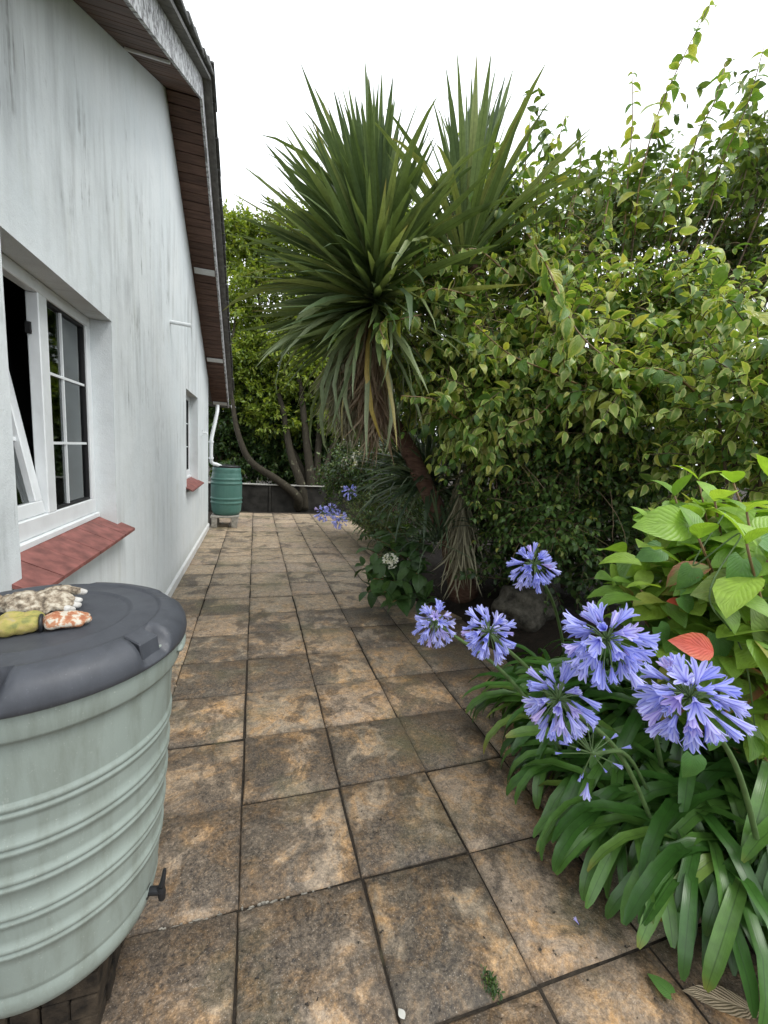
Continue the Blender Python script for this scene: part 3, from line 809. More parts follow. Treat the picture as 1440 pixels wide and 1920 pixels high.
def notch(r_, z_, a):
    for q in NOT:
        d = abs((a - q + PI) % (2 * PI) - PI)
        if d < .15 and r_ > .266:
            k = 1 if d < .132 else max(0, (.15 - d) / .018)
            if r_ > .29: return r_ - .0 * k, (z_ - (min(.034, z_ - LZ - .008) * k if z_ > LZ + .010 else 0))
            return r_, z_ - .030 * k
    return r_, z_
m = MB(); m.lathe(lidp, 192, (0, 0), notch); lid_o = m.build('lid', M['lid'], butt, True)
for q in NOT:
    mm = MB(); ca, sa = math.cos(q), math.sin(q)
    loc = [(.262, -.030, LZ + .030), (.316, -.034, LZ + .012), (.316, .026, LZ + .012), (.262, .024, LZ + .030), (.262, -.030, LZ + .069), (.308, -.034, LZ + .056), (.308, .026, LZ + .056), (.262, .024, LZ + .069)]
    mm.add([(x * ca - y * sa, x * sa + y * ca, z) for x, y, z in loc], [(0, 3, 2, 1), (4, 5, 6, 7), (0, 1, 5, 4), (1, 2, 6, 5), (2, 3, 7, 6), (3, 0, 4, 7)])
    mm.build('clip', M['lid'], lid_o, bevel=.003)
for q in (math.radians(8), math.radians(188)):
    mm = MB(); pts = []
    for a in np.linspace(q - .24, q + .24, 12): pts.append((.318 * math.cos(a), .318 * math.sin(a), .768))
    mm.tube(pts, [.002] + [.011] * 10 + [.002], 8); mm.build('grip', M['bgreen'], butt, True)
ta = math.radians(-12); tb = empty('tap', (0, 0, 0)); tb.parent = butt; tb.location = (.235 * math.cos(ta), .235 * math.sin(ta), .052); tb.scale = (.8, .8, .8); tb.rotation_euler = (0, 0, ta)
m = MB(); m.tube([(-.01, 0, 0), (.012, 0, 0)], .024, 14); m.tube([(.01, 0, 0), (.055, 0, 0)], .0145, 14); m.tube([(.052, 0, .016), (.055, 0, -.004), (.056, 0, -.034)], [.013, .0145, .011], 12); m.build('spout', M['black'], tb)
m = MB(); m.box((.046, -.007, .015), (.064, .007, .026)); m.tube([(.055, 0, .02), (.060, .004, .045), (.062, .012, .075)], [.010, .008, .006], 8); m.build('lever', M['black'], tb)

# stiff old garden gloves lying on the lid
def lump(name, shapes, mat, parent, vox=.004, disp=.004, seed=0):
    bm = bmesh.new()
    for c, r_, rot in shapes:
        mt = Matrix.Translation(c) @ Matrix.Rotation(rot, 4, 'Z') @ Matrix.Diagonal((*r_, 1))
        bmesh.ops.create_icosphere(bm, subdivisions=3, radius=1, matrix=mt)
    me = bpy.data.meshes.new(name); bm.to_mesh(me); bm.free()
    o = new_obj(name, me, None); md = o.modifiers.new('r', 'REMESH'); md.mode = 'VOXEL'; md.voxel_size = vox; md.use_smooth_shade = True
    me2 = bpy.data.meshes.new_from_object(o.evaluated_get(bpy.context.evaluated_depsgraph_get()))
    bpy.data.objects.remove(o); bpy.data.meshes.remove(me)
    rnd = np.random.default_rng(seed); n = len(me2.vertices); co = np.zeros(n * 3); me2.vertices.foreach_get('co', co); co = co.reshape(-1, 3)
    ph = rnd.uniform(0, 6, 6)
    dsp = np.sin(co[:, 0] * 190 + ph[0] + 3 * np.sin(co[:, 1] * 90 + ph[1])) * np.sin(co[:, 1] * 160 + ph[2]) + .6 * np.sin(co[:, 2] * 330 + co[:, 0] * 240 + ph[3])
    no = np.zeros(n * 3); me2.vertices.foreach_get('normal', no); co += no.reshape(-1, 3) * (dsp * disp * .35)[:, None]
    me2.vertices.foreach_set('co', co.ravel()); me2.materials.clear(); me2.materials.append(mat); me2.shade_smooth(); me2.name = name
    return new_obj(name, me2, parent)
def ornmat(name, stops, scale=40, bump=.5):
    t = NT(name); g_ = t.node('ShaderNodeNewGeometry'); n = t.noise(g_.outputs['Position'], scale, 5, .6)
    return t.finish(t.principled(t.ramp(n, stops), .75, t.bump(t.noise(g_.outputs['Position'], scale * 3, 4), bump, .003), .3))
OZ = .27 + LZ + .068
om1 = ornmat('weathered_clay', [(.36, (.09, .07, .05)), (.48, (.27, .22, .16)), (.62, (.50, .45, .36))], 60, 1.0)
om0 = ornmat('chalky_clay', [(.35, (.36, .34, .31)), (.65, (.62, .61, .58))], 60)
om2 = ornmat('yellow_paint', [(.35, (.17, .18, .06)), (.47, (.31, .28, .08)), (.56, (.36, .29, .10)), (.68, (.30, .27, .18))], 38)
om3 = ornmat('orange_white_paint', [(.38, (.30, .11, .055)), (.5, (.40, .20, .11)), (.56, (.50, .46, .38))], 70)
om5 = ornmat('brown_canvas', [(.36, (.12, .085, .055)), (.5, (.25, .19, .13)), (.64, (.36, .30, .22))], 70, .8)
om4 = ornmat('bare_clay', [(.3, (.30, .25, .23)), (.7, (.45, .38, .36))], 30)
def chain(p0, p1, r0, r1, n=6, arch=.0):
    out = []
    for i in range(n):
        t = i / (n - 1); c = Vector(p0).lerp(Vector(p1), t) + Vector((0, 0, arch * math.sin(PI * t))); r_ = r0 + (r1 - r0) * t
        out.append((tuple(c), (r_ * 1.25, r_, r_ * .9), 0))
    return out
o1 = tag(empty('garden_glove', (-.545, 1.25, OZ), .12), 'crumpled stiff beige garden glove with pale fingertips lying on the slate lid', 'glove')
lump('palm', [((-.02, .0, .030), (.042, .036, .028), .2), ((.02, .004, .030), (.034, .034, .026), .1), ((-.05, .004, .026), (.03, .028, .024), 0)] + chain((.03, .030, .044), (.085, .040, .036), .014, .0115, 6, .006) + chain((.03, .010, .038), (.078, .014, .022), .014, .011, 6, .010)
     + chain((.03, -.010, .026), (.080, -.010, .016), .0135, .011, 6, .006) + chain((.02, -.026, .020), (.072, -.030, .013), .013, .0105, 6, .004) + chain((-.03, -.030, .022), (.03, -.044, .014), .014, .011, 6, .004), om1, o1, .0034, .0035, 1)
for c in ((.090, .041, .034), (.083, .014, .020), (.086, -.010, .015), (.077, -.031, .012)): lump('fingertip', chain(c, (c[0] + .008, c[1] + .001, c[2] - .002), .0108, .0092, 3), om0, o1, .0028, .0012, 2)
lump('cuff', [((-.10, .004, .026), (.034, .032, .024), 0), ((-.085, .002, .03), (.026, .03, .026), .3), ((-.125, .006, .024), (.03, .034, .022), -.2)], om5, o1, .004, .005, 7)
o2 = tag(empty('garden_glove', (-.475, 1.12, OZ), .28), 'rolled garden glove with yellow cuff, black wristband and speckled orange palm on the lid', 'glove')
lump('cuff', [((-.060, -.004, .023), (.028, .022, .022), 0), ((-.035, -.002, .022), (.028, .021, .021), 0), ((-.02, .0, .022), (.022, .020, .020), 0), ((-.055, .034, .024), (.032, .020, .022), -.3), ((-.02, .026, .024), (.026, .018, .021), -.2)], om2, o2, .0032, .0016, 3)
lump('palm', [((.026, .006, .021), (.030, .026, .020), .1)] + chain((.03, .018, .024), (.080, .016, .018), .0135, .011, 6, .004) + chain((.03, .002, .020), (.084, .000, .015), .013, .011, 6, .003) + chain((.02, -.012, .016), (.070, -.014, .012), .012, .010, 6, .002), om3, o2, .0032, .0015, 4)
m = MB(); m.tube([(-.004, 0, .021), (-.001, 0, .021), (.003, 0, .021)], [.0200, .0222, .0205], 22); m.build('wristband', M['black'], o2, True)
m = MB(); m.tube([(-.078, -.005, .0215), (-.095, -.006, .022), (-.108, -.006, .0215), (-.109, -.006, .0215), (-.107, -.006, .0215), (-.085, -.006, .0215)], [.0185, .0195, .0215, .019, .014, .010], 22, False); m.build('cuff_lining', om4, o2, True)

# ------------------------------------------------------------------ far water butt
FBX, FBY = -.53, 8.66
stand2 = tag(empty('block_stand', (FBX, FBY, 0)), 'pale concrete block stand under the teal water butt', 'stand')
for x in (-.20, .16):
    for y in (-.2, .2):
        m = MB(); m.box((x - .05, y - .1, 0), (x + .05, y + .1, .185)); m.build('block', M['block'], stand2, bevel=.006)
m = MB(); m.box((-.27, -.30, .187), (.24, .30, .225)); m.build('slab', M['block'], stand2, bevel=.006)
butt2 = tag(empty('water_butt', (FBX, FBY, .227)), 'teal ribbed water butt fed by the white downpipe at the house corner', 'water butt')
pf = [(0, .0), (.22, .0), (.245, .015), (.262, .06)]
for z in np.linspace(.08, .88, 70):
    rr = .262 + .026 * math.sin(min(1, max(0, (z - .06) / .75)) * PI) ** .6
    for rb in (.24, .32, .62, .70):
        d = abs(z - rb)
        if d < .024: rr += .013 * math.cos(d / .024 * PI / 2)
    pf.append((rr, float(z)))
pf += [(.255, .91), (.243, .925)]
m = MB(); m.lathe(pf, 56); m.build('barrel', M['tgreen'], butt2, True)
m = MB(); m.lathe([(.246, .918), (.252, .920), (.252, .948), (.242, .958), (.12, .968), (.001, .970)], 48); m.build('lid', M['black'], butt2, True)

# ------------------------------------------------------------------ retaining wall at the end of the path
rw = tag(empty('retaining_wall', (2, 10.95, 0)), 'low dark concrete retaining wall with thin pale coping behind the patio', 'wall')
for k in range(6):
    x0 = -2.6 + k * 1.5
    m = MB(); m.box((x0 + .004 - 2, .0, -.1), (x0 + 1.44 - 2, .10, .60)); m.build('wall_panel', M['retwall'], rw, bevel=.008)
    m = MB(); m.box((x0 - .06 - 2, -.03, -.1), (x0 - 2, .12, .615)); m.build('post', M['retwall'], rw, bevel=.008)
    m = MB(); m.box((x0 - .06 - 2, -.045, .617), (x0 + 1.44 - 2, .13, .645)); m.build('coping', M['coping'], rw, bevel=.006)

# ------------------------------------------------------------------ foliage machinery
OV = [blade([0, .3, .65, 1], [.03, .25, .20, .008], a, b_, .25, tw) for a, b_, tw in ((12, -25, .15), (5, -45, -.2), (15, -10, .1), (0, -60, .3))]
OV5 = [blade([0, .12, .32, .58, .82, 1], [.02, .17, .255, .225, .11, .006], a, b_, .22, tw) for a, b_, tw in ((14, -40, .15), (5, -65, -.2), (10, -20, .1), (0, -85, .25))]
NAR = [blade([0, .35, .7, 1], [.02, .16, .13, .006], a, b_, .25, tw) for a, b_, tw in ((8, -20, .1), (0, -50, -.2), (12, -5, .2))]


def norm(a): return a / np.maximum(np.linalg.norm(a, axis=-1, keepdims=True), 1e-6)


def shoots(blobs, n, length, nodes, leaf, up=.35, out=.9, jit=.5, sag=.25, inner=.35, per_node=2, spread=.85, hang=.25, seed=0):
    """leafy shoots filling ellipsoids. returns leaf pos, dir, size and the shoot paths"""
    rng = np.random.default_rng(seed)
    C_ = np.array([b_[0] for b_ in blobs], float); R_ = np.array([b_[1] for b_ in blobs], float)
    wgt = (R_.prod(axis=1)) ** .67; pick = rng.choice(len(blobs), n, p=wgt / wgt.sum())
    u = norm(rng.normal(size=(n, 3))); rf = rng.uniform(inner ** 2, 1, n) ** .5
    P0 = C_[pick] + u * R_[pick] * rf[:, None]
    d = norm(u * out + rng.normal(size=(n, 3)) * jit + np.array([0, 0, up]))
    L = rng.uniform(length[0], length[1], n); step = (L / nodes)[:, None]
    path = [P0 - d * step * .5]
    for k in range(nodes):
        d = norm(d + np.array([0, 0, -sag / nodes]) + rng.normal(size=(n, 3)) * .12)
        path.append(path[-1] + d * step)
    path = np.stack(path, 1)
    pos, dirs, size = [], [], []
    s = norm(np.cross(d, rng.normal(size=(n, 3))))
    for k in range(1, nodes + 1):
        dk = norm(path[:, k] - path[:, k - 1]); s = norm(np.cross(dk, s) + rng.normal(size=(n, 3)) * .25)
        for q in range(per_node):
            sg = 1 if q == 0 else -1
            if q == 2: ld = dk
            else: ld = norm(s * sg * spread + dk * .55)
            ld = norm(ld + np.array([0, 0, -hang]) + rng.normal(size=(n, 3)) * .22)
            pos.append(path[:, k]); dirs.append(ld)
            size.append(rng.uniform(leaf[0], leaf[1], n) * (1 - .35 * (k / nodes) ** 2))
    # end leaf
    pos.append(path[:, -1]); dirs.append(norm(d + np.array([0, 0, -hang]))); size.append(rng.uniform(leaf[0], leaf[1], n) * .7)
    return np.concatenate(pos), np.concatenate(dirs), np.concatenate(size), path


def twig_mesh(name, path, r0, mat, parent):
    n, K, _ = path.shape; d = norm(path[:, -1] - path[:, 0]); a = norm(np.cross(d, np.array([.3, .5, .8]))); b_ = np.cross(d, a)
    rad = np.linspace(r0, r0 * .35, K)[None, :, None]; rings = []
    for k in range(3):
        t = 2 * PI * k / 3; rings.append(path + (a * math.cos(t) + b_ * math.sin(t))[:, None, :] * rad)
    V = np.stack(rings, 2).reshape(-1, 3)                       # n, K, 3 ring verts
    i = np.arange(n)[:, None, None]; k = np.arange(K - 1)[None, :, None]; q = np.arange(3)[None, None, :]; q2 = (q + 1) % 3
    base = (i * K + k) * 3
    Q = np.stack([base + q, base + q2, base + 3 + q2, base + 3 + q], -1).reshape(-1, 4)
    o = new_obj(name, np_mesh(name, V, Q, None, mat), parent); return o


def limbs(parent, paths, r0, r1, mat, name='branch', sides=7):
    for pts in paths:
        sp = smooth_path(pts, 5); m = MB(); m.tube(sp, lerp_list([r0, (r0 + r1) / 2, r1], len(sp)), sides)
        o = m.build(name, mat, parent, True)


def bush(name, label, cat, base, blobs, n, length, nodes, leaf, leafm, twigm, templates=OV, group=None, stems=7, stem_r=(.016, .006), seed=0, trunk=None, sub=None, bare=0, **kw):
    root = tag(empty(name, base), label, cat, group); inv = Matrix.Translation(Vector(base)).inverted()
    kids = []; main = blobs
    if sub:                                                           # leaves gather in separate clumps on each bough
        rg = np.random.default_rng(seed + 7); blobs = []
        for c, r_ in main:
            for _ in range(sub[0]):
                u = norm(rg.normal(size=3)); k_ = rg.uniform(.25, 1.05); q = rg.uniform(sub[1], sub[2])
                blobs.append((tuple(np.array(c) + u * np.array(r_) * k_), (q * 1.25, q * 1.25, q * .75)))
    pos, dirs, size, path = shoots(blobs, n, length, nodes, leaf, seed=seed, **kw)
    rng = np.random.default_rng(seed + 99)
    o = scatter('foliage', templates, pos, dirs, size, leafm, root, rng.normal(0, .5, len(pos)), rng.uniform(.8, 1.15, len(pos))); tag(o, kind='stuff'); kids.append(o)
    t = twig_mesh('twigs', path, .0035 if leaf[1] < .1 else .005, twigm, root); tag(t, kind='stuff'); kids.append(t)
    blobs = main
    if bare:
        _, _, _, bp = shoots(main, bare, (.25, .7), 7, (.1, .1), seed=seed + 3, inner=.3, up=.1, sag=.3, jit=.9)
        t2 = twig_mesh('bare_twigs', bp, .0042, M['paletwig'], root); tag(t2, kind='stuff'); kids.append(t2)
    for i in range(stems):
        c = Vector(blobs[i % len(blobs)][0]); r_ = blobs[i % len(blobs)][1]; b0 = Vector(base) + Vector((rng.normal() * .08, rng.normal() * .08, 0))
        end = c + Vector((rng.normal() * r_[0] * .3, rng.normal() * r_[1] * .3, r_[2] * .3))
        mid = b0.lerp(end, .5) + Vector((rng.normal() * .12, rng.normal() * .12, .15))
        sp = smooth_path([b0, mid, end], 6); m = MB(); m.tube(sp, lerp_list([stem_r[0], (stem_r[0] + stem_r[1]) / 2, stem_r[1]], len(sp)), 6)
        kids.append(m.build('branch', twigm, root, True))
    for k_ in kids: k_.matrix_parent_inverse = inv
    return root


def B(px, py, d, rx, ry=None, rz_=None):
    return (tuple(at(px, py, d)), (rx, ry or rx, rz_ or rx))


# ------------------------------------------------------------------ far tree and hedge
tb_ = Vector((1.26, 11.25, 0))
tree = tag(empty('tree', tb_), 'many-stemmed tree with lichened bark and bright crown behind the retaining wall end', 'tree'); tinv = Matrix.Translation(tb_).inverted()
def tp(px, py, d=10.9): return at(px, py, d)
tr_paths = [
    [tb_ + Vector((-.15, -.2, 0)), tp(556, 930, 10.7), tp(520, 900, 10.6), tp(470, 865, 10.5), tp(447, 815, 10.5), tp(437, 760, 10.6), tp(432, 690, 10.8), tp(445, 560, 11.2)],
    [tb_ + Vector((.0, -.2, 0)), tp(565, 910, 10.9), tp(545, 850, 11), tp(528, 760, 11.2), tp(500, 660, 11.5), tp(480, 520, 11.8)],
    [tb_ + Vector((.1, -.1, 0)), tp(582, 900, 11), tp(575, 830, 11.1), tp(565, 740, 11.3), tp(552, 640, 11.6), tp(540, 500, 12)],
    [tb_ + Vector((.15, 0, 0)), tp(592, 900, 11.1), tp(598, 820, 11.3), tp(605, 730, 11.6), tp(620, 620, 12), tp(600, 500, 12.3)],
    [tb_ + Vector((.2, 0, 0)), tp(602, 905, 11.1), tp(622, 840, 11.3), tp(645, 780, 11.6), tp(680, 690, 12)],
    [tb_ + Vector((.05, .1, 0)), tp(570, 890, 11.2), tp(540, 830, 11.5), tp(510, 790, 11.8), tp(480, 720, 12.2)],
]
for i, pts in enumerate(tr_paths):
    sp = smooth_path(pts, 6); m = MB(); r_ = (.10, .115, .12, .10, .085, .08)[i]
    rad = lerp_list([r_ * 1.35, r_, r_ * .75, r_ * .5, r_ * .25], len(sp)); m.tube(sp, rad, 9)
    o = m.build('trunk' if i == 2 else 'limb', M['bark'], tree, True); o.matrix_parent_inverse = tinv
crown = [B(470, 480, 12.2, .9, 1.0, .75), B(560, 470, 12.4, 1.1, 1.1, .8), B(640, 520, 12.4, 1.0, 1.1, .9), B(500, 560, 12, 1.0, 1, .7), B(600, 620, 12.2, 1.2, 1.1, .7), B(445, 620, 11.8, .7, .8, .8),
         B(520, 680, 11.9, 1.1, 1, .6), B(440, 445, 12.2, .5, .6, .5), B(700, 620, 12.5, 1.0, 1.1, 1.0), B(760, 480, 13, 1.1, 1.2, 1.2), B(470, 730, 11.4, .8, .5, .5), B(590, 720, 11.5, .9, .5, .5), B(530, 790, 11.5, .9, .5, .35), B(650, 790, 11.5, .7, .5, .5), B(430, 690, 11.2, .5, .5, .5)]
pos, dirs, size, path = shoots(crown, 3900, (.25, .55), 6, (.13, .21), seed=5, inner=.5, up=.5, spread=.9, hang=.05, per_node=2)
o = scatter('crown', OV, pos, dirs, size, M['treeleaf'], tree, RNG.normal(0, .5, len(pos)), RNG.uniform(.7, 1, len(pos))); tag(o, kind='stuff'); o.matrix_parent_inverse = tinv
o = twig_mesh('twigs', path, .006, M['twig'], tree); tag(o, kind='stuff'); o.matrix_parent_inverse = tinv
hs = [
    ('dark evergreen hedge shrub behind the teal water butt', (-.9, 12.6, .3), [B(430, 800, 12, .9, .7, 1.0), B(410, 700, 12.4, .9, .7, 1.0), B(460, 860, 12, .9, .6, .6)], 900, 21),
    ('dark evergreen hedge shrub behind the many-stemmed tree', (1.4, 12.9, .3), [B(520, 830, 12.6, 1.0, .6, 1.0), B(580, 760, 12.8, 1.0, .7, 1.1), B(560, 870, 12.4, 1.1, .5, .6), B(505, 800, 11.9, .5, .3, .7), B(600, 800, 11.9, .6, .3, .7), B(490, 730, 11.9, .6, .4, .4)], 1500, 22),
    ('dark evergreen hedge shrub between the many-stemmed tree and the cordyline', (3.8, 12.6, .3), [B(660, 800, 12.4, 1.2, .7, 1.2), B(720, 860, 12.2, 1.2, .6, .8), B(740, 700, 12.8, 1.3, .7, 1.3), B(620, 880, 12.2, .8, .5, .6)], 1300, 23),
    ('tall dark evergreen shrub rising behind the many-stemmed tree crown', (1.0, 14.0, .3), [B(500, 700, 13.6, 1.8, .6, 1.5), B(620, 680, 13.8, 1.6, .6, 1.5), B(560, 800, 13.6, 1.8, .5, 1.0), B(440, 780, 13.5, 1.2, .5, 1.5)], 1500, 25),
    ('dark evergreen hedge shrub hidden beyond the cordyline', (6.6, 11.8, .3), [B(840, 780, 12, 1.5, .8, 1.5), B(920, 720, 12, 1.4, .8, 1.8)], 900, 24),
]
for lb, base, bl, n, sd_ in hs:
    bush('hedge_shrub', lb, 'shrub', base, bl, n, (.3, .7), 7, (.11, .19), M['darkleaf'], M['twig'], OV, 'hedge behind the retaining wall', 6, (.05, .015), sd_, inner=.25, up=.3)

# ------------------------------------------------------------------ cordyline
CB = ground(868, 1135) ; CB = Vector((CB.x, CB.y, .12))
cord = tag(empty('cordyline', CB), 'leaning cordyline with two spiky heads and a skirt of dead leaves', 'cordyline'); cinv = Matrix.Translation(CB).inverted()
def CK(o): o.matrix_parent_inverse = cinv; return o
H1 = at(705, 480, 3.5); H2 = at(872, 462, 3.45)
sp = smooth_path([CB, at(838, 1005, 4.35), at(772, 855, 4.2), at(728, 775, 4.05), at(705, 640, 3.75), H1], 8)
rad = lerp_list([.17, .10, .088, .085, .08, .075, .06], len(sp)); rad = [r_ * (1 + .06 * math.sin(i * 2.4)) for i, r_ in enumerate(rad)]
m = MB(); m.tube(sp, rad, 16); CK(m.build('trunk', M['cbark'], cord, True))
sp = smooth_path([CB + Vector((.05, .05, 0)), at(880, 980, 4.4), at(895, 800, 4.3), at(905, 600, 4.0), H2], 8); m = MB(); m.tube(sp, lerp_list([.12, .08, .07, .055], len(sp)), 14); CK(m.build('trunk', M['cbark'], cord, True))
CROWS = [0, .07, .22, .45, .7, .9, 1]; CWID = [.017, .016, .022, .027, .022, .009, .0008]
BENDS = [0, -6, -14, -24, -40, -62, -90, -115]
def cmesh(mat): return [np_mesh('leaf', *blade(CROWS, CWID, 0, bnd, .35, tw, 1.6), mat) for bnd, tw in zip(BENDS, (.1, -.15, .2, -.25, .3, -.4, .5, -.6))]
CM_UP, CM_LO = cmesh(M['cordy']), cmesh(M['cordylow'])
def head(c, n, e_hi, e_lo, L, prefix_dir, seed, lowfrac=.25, axis=Vector((0, 0, 1)), dz=.45):
    rnd = random.Random(seed); golden = 2.39996
    for i in range(n):
        t = (i + .5) / n; el = e_hi + (e_lo - e_hi) * t ** 1.25 + rnd.gauss(0, 8); az = i * golden + rnd.gauss(0, .2)
        e = math.radians(el); d = Vector((math.cos(e) * math.cos(az), math.cos(e) * math.sin(az), math.sin(e)))
        d = (d + prefix_dir * .25 * (1 - t)).normalized()
        if el > 55: bi = rnd.choice((0, 0, 1, 1, 2, 3))
        elif el > 20: bi = rnd.choice((0, 1, 2, 3, 4, 5))
        elif el > -15: bi = rnd.choice((1, 2, 3, 4, 5, 6))
        else: bi = rnd.choice((3, 4, 5, 6))
        low = el < -8
        p = c + prefix_dir * 0 + Vector((0, 0, .12 - dz * t)) + Vector((d.x, d.y, 0)) * .05
        o = place('leaf', (CM_LO if low else CM_UP)[bi], p, d, L * rnd.uniform(.85, 1.12) * (1 if el < 25 else 1.0 if el < 50 else .92), cord, rnd.gauss(0, .25), wscale=rnd.uniform(.85, 1.25) * (.62 if low else 1))
        o.matrix_parent_inverse = cinv
head(H1, 195, 84, -62, 1.15, Vector((-.75, -.15, .25)), 3, dz=.75)
head(H2, 105, 88, 25, 1.10, Vector((.05, 0, .1)), 4, dz=.3)
rng = np.random.default_rng(77); n = 430; e = np.radians(rng.uniform(-40, 86, n)); az = rng.uniform(0, 2 * PI, n)
D = np.stack([np.cos(e) * np.cos(az), np.cos(e) * np.sin(az), np.sin(e)], 1) + np.array([-.6, -.1, 0]) * np.cos(e)[:, None]
tm = [blade(CROWS, CWID, 0, b_, .35, tw, 1.6) for b_, tw in ((0, .2), (-10, -.3), (-26, .5), (6, -.6))]
cx_ = leafmat('inner_cordyline_leaf', [(0, (.07, .11, .05)), (.6, (.13, .185, .075)), (1, (.22, .27, .12))], .28, .4, tipcol=(.27, .20, .10))
o = scatter('inner_leaves', tm, np.array(H1) + np.stack([rng.normal(0, .03, n), rng.normal(0, .03, n), -.55 * (1 - np.sin(e)) * .5], 1), D, rng.uniform(.8, 1.12, n) * np.where(e > .6, .95, 1.05), cx_, cord, rng.normal(0, .3, n)); tag(o, kind='stuff'); CK(o)
# brown skirt hanging below the main head, and the grey thatch on its far side
rng = np.random.default_rng(31)
def skirt(name, c0, c1, n, L, mat, spread, seed, sideways=None, wid=1.0):
    rng = np.random.default_rng(seed); t = rng.uniform(0, 1, n)[:, None]; P = np.array(c0) * (1 - t) + np.array(c1) * t
    az = rng.uniform(0, 2 * PI, n); s = rng.uniform(.1, 1, n) * spread
    D = np.stack([np.cos(az) * s, np.sin(az) * s, -np.ones(n)], 1)
    if sideways is not None: D += np.array(sideways) * rng.uniform(.2, 1, n)[:, None]
    tm = [blade(CROWS, [w_ * .75 for w_ in CWID], 0, b_, .5, tw, 1.3) for b_, tw in ((-15, 1.0), (-35, -1.4), (10, .8), (-55, 2.0))]
    P = P + norm(D) * .05; o = scatter(name, tm, P, D, rng.uniform(.6, 1.05, n) * L, mat, cord, rng.uniform(-1.5, 1.5, n), rng.uniform(.5, 1.1, n) * wid)
    tag(o, kind='stuff'); CK(o)
skirt('dead_leaf_skirt', at(690, 560, 3.55), at(712, 735, 3.85), 420, .70, M['dead'], .42, 1)
skirt('grey_thatch', at(650, 630, 3.75), at(675, 740, 3.9), 460, .58, M['deadgrey'], .5, 2, tuple(-RT * .5), .55)
skirt('dead_leaf_base', at(872, 860, 4.1), at(868, 1010, 4.0), 300, .62, M['deadgrey'], .55, 3, None, .5)

# dark grassy rosettes beside the leaning trunk
def rosette(name, label, c, n, L, mat, el=(75, -20), seed=0, bias=None, wid=.7):
    rng = np.random.default_rng(seed); c = Vector(c)
    root = tag(empty(name, c), label, 'plant')
    e = np.radians(rng.uniform(el[1], el[0], n)); az = rng.uniform(0, 2 * PI, n)
    D = np.stack([np.cos(e) * np.cos(az), np.cos(e) * np.sin(az), np.sin(e)], 1)
    if bias is not None: D += np.array(bias)
    tm = [blade(CROWS, [w_ * wid for w_ in CWID], 0, b_, .4, tw, 1.5) for b_, tw in ((-15, .3), (-40, -.3), (-65, .4), (-90, -.5))]
    o = scatter('leaves', tm, np.tile(np.array(c), (n, 1)) + rng.normal(0, .03, (n, 3)), D, rng.uniform(.7, 1.1, n) * L, mat, root, rng.normal(0, .3, n))
    tag(o, kind='stuff'); o.matrix_parent_inverse = Matrix.Translation(c).inverted()
    return root
rosette('grassy_plant', 'tuft of dark narrow arching leaves beside the leaning cordyline trunk', at(805, 905, 4.5), 210, .95, M['flax'], (80, -25), 1, tuple(-RT * .35))
rosette('grassy_plant', 'low tuft of narrow grey-green leaves at the cordyline foot', at(820, 1010, 4.2), 60, .75, M['cordylow'] if False else M['flax'], (85, 0), 2, None, .55)

# ------------------------------------------------------------------ shrubs on the right
bush('variegated_shrub', 'big tangled shrub with yellow-edged green leaves right of the cordyline', 'shrub', (2.9, 3.9, .2),
     [B(850, 540, 3.6, .42, .5, .40), B(1010, 500, 3.9, .5, .6, .42), B(1000, 690, 3.4, .50, .6, .42), B(840, 690, 3.7, .36, .5, .42), B(1160, 590, 3.6, .5, .6, .42), B(1150, 740, 3.3, .5, .55, .36),
      B(940, 420, 3.9, .35, .4, .28), B(1250, 690, 3.2, .45, .4, .36), B(900, 790, 3.5, .35, .4, .25)],
     1150, (.2, .6), 6, (.06, .17), M['shrub'], M['twig'], OV5, None, 14, (.022, .006), 41, sub=(11, .10, .19), bare=420, inner=.3, up=.25, hang=.45, sag=.6)
bush('round_leaved_shrub', 'shrub of small dark rounded leaves below the yellow-edged shrub', 'shrub', (2.8, 3.7, .2),
     [B(965, 850, 3.7, .36, .45, .36), B(1070, 890, 3.6, .5, .5, .32), B(1190, 880, 3.5, .5, .5, .36), B(1010, 960, 3.55, .30, .4, .18), B(1100, 800, 3.7, .5, .4, .3)],
     1100, (.2, .45), 6, (.045, .085), M['midleaf'], M['twig'], OV5, None, 10, (.016, .005), 47, sub=(12, .10, .17), bare=200, inner=.3, up=.1, hang=.3, sag=.5)
bush('shade_fill_shrub', 'added dark dense shrub standing in for the shade beneath the variegated shrub', 'shrub', (3.6, 4.6, .2),
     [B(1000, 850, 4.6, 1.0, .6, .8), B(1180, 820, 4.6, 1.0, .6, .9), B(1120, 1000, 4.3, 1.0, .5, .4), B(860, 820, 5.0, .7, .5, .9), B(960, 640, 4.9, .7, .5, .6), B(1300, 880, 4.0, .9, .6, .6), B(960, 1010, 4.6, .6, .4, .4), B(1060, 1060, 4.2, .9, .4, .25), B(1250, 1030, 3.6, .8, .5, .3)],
     2200, (.25, .5), 6, (.06, .11), M['darkleaf'], M['twig'], OV, None, 10, (.02, .007), 42, inner=.2)  # added dark foliage, stands in for the deep shade behind the shrubs
bush('olive_tree', 'small-leaved olive green tree with open twigs against the white sky', 'tree', (4.9, 4.2, .2),
     [B(1340, 420, 4.6, .65, .7, .55), B(1230, 480, 4.7, .65, .7, .45), B(1430, 330, 4.6, .55, .6, .55), B(1090, 440, 4.9, .5, .5, .38), B(1420, 500, 4.3, .7, .6, .45), B(1320, 600, 4.4, .7, .6, .35), B(1520, 420, 4.4, .7, .7, .7), B(1180, 390, 4.9, .35, .4, .25)],
     760, (.25, .65), 7, (.08, .145), M['olive'], M['twig'], NAR + OV, None, 18, (.05, .008), 43, sub=(9, .14, .26), bare=260, inner=.12, up=.6, hang=.35)
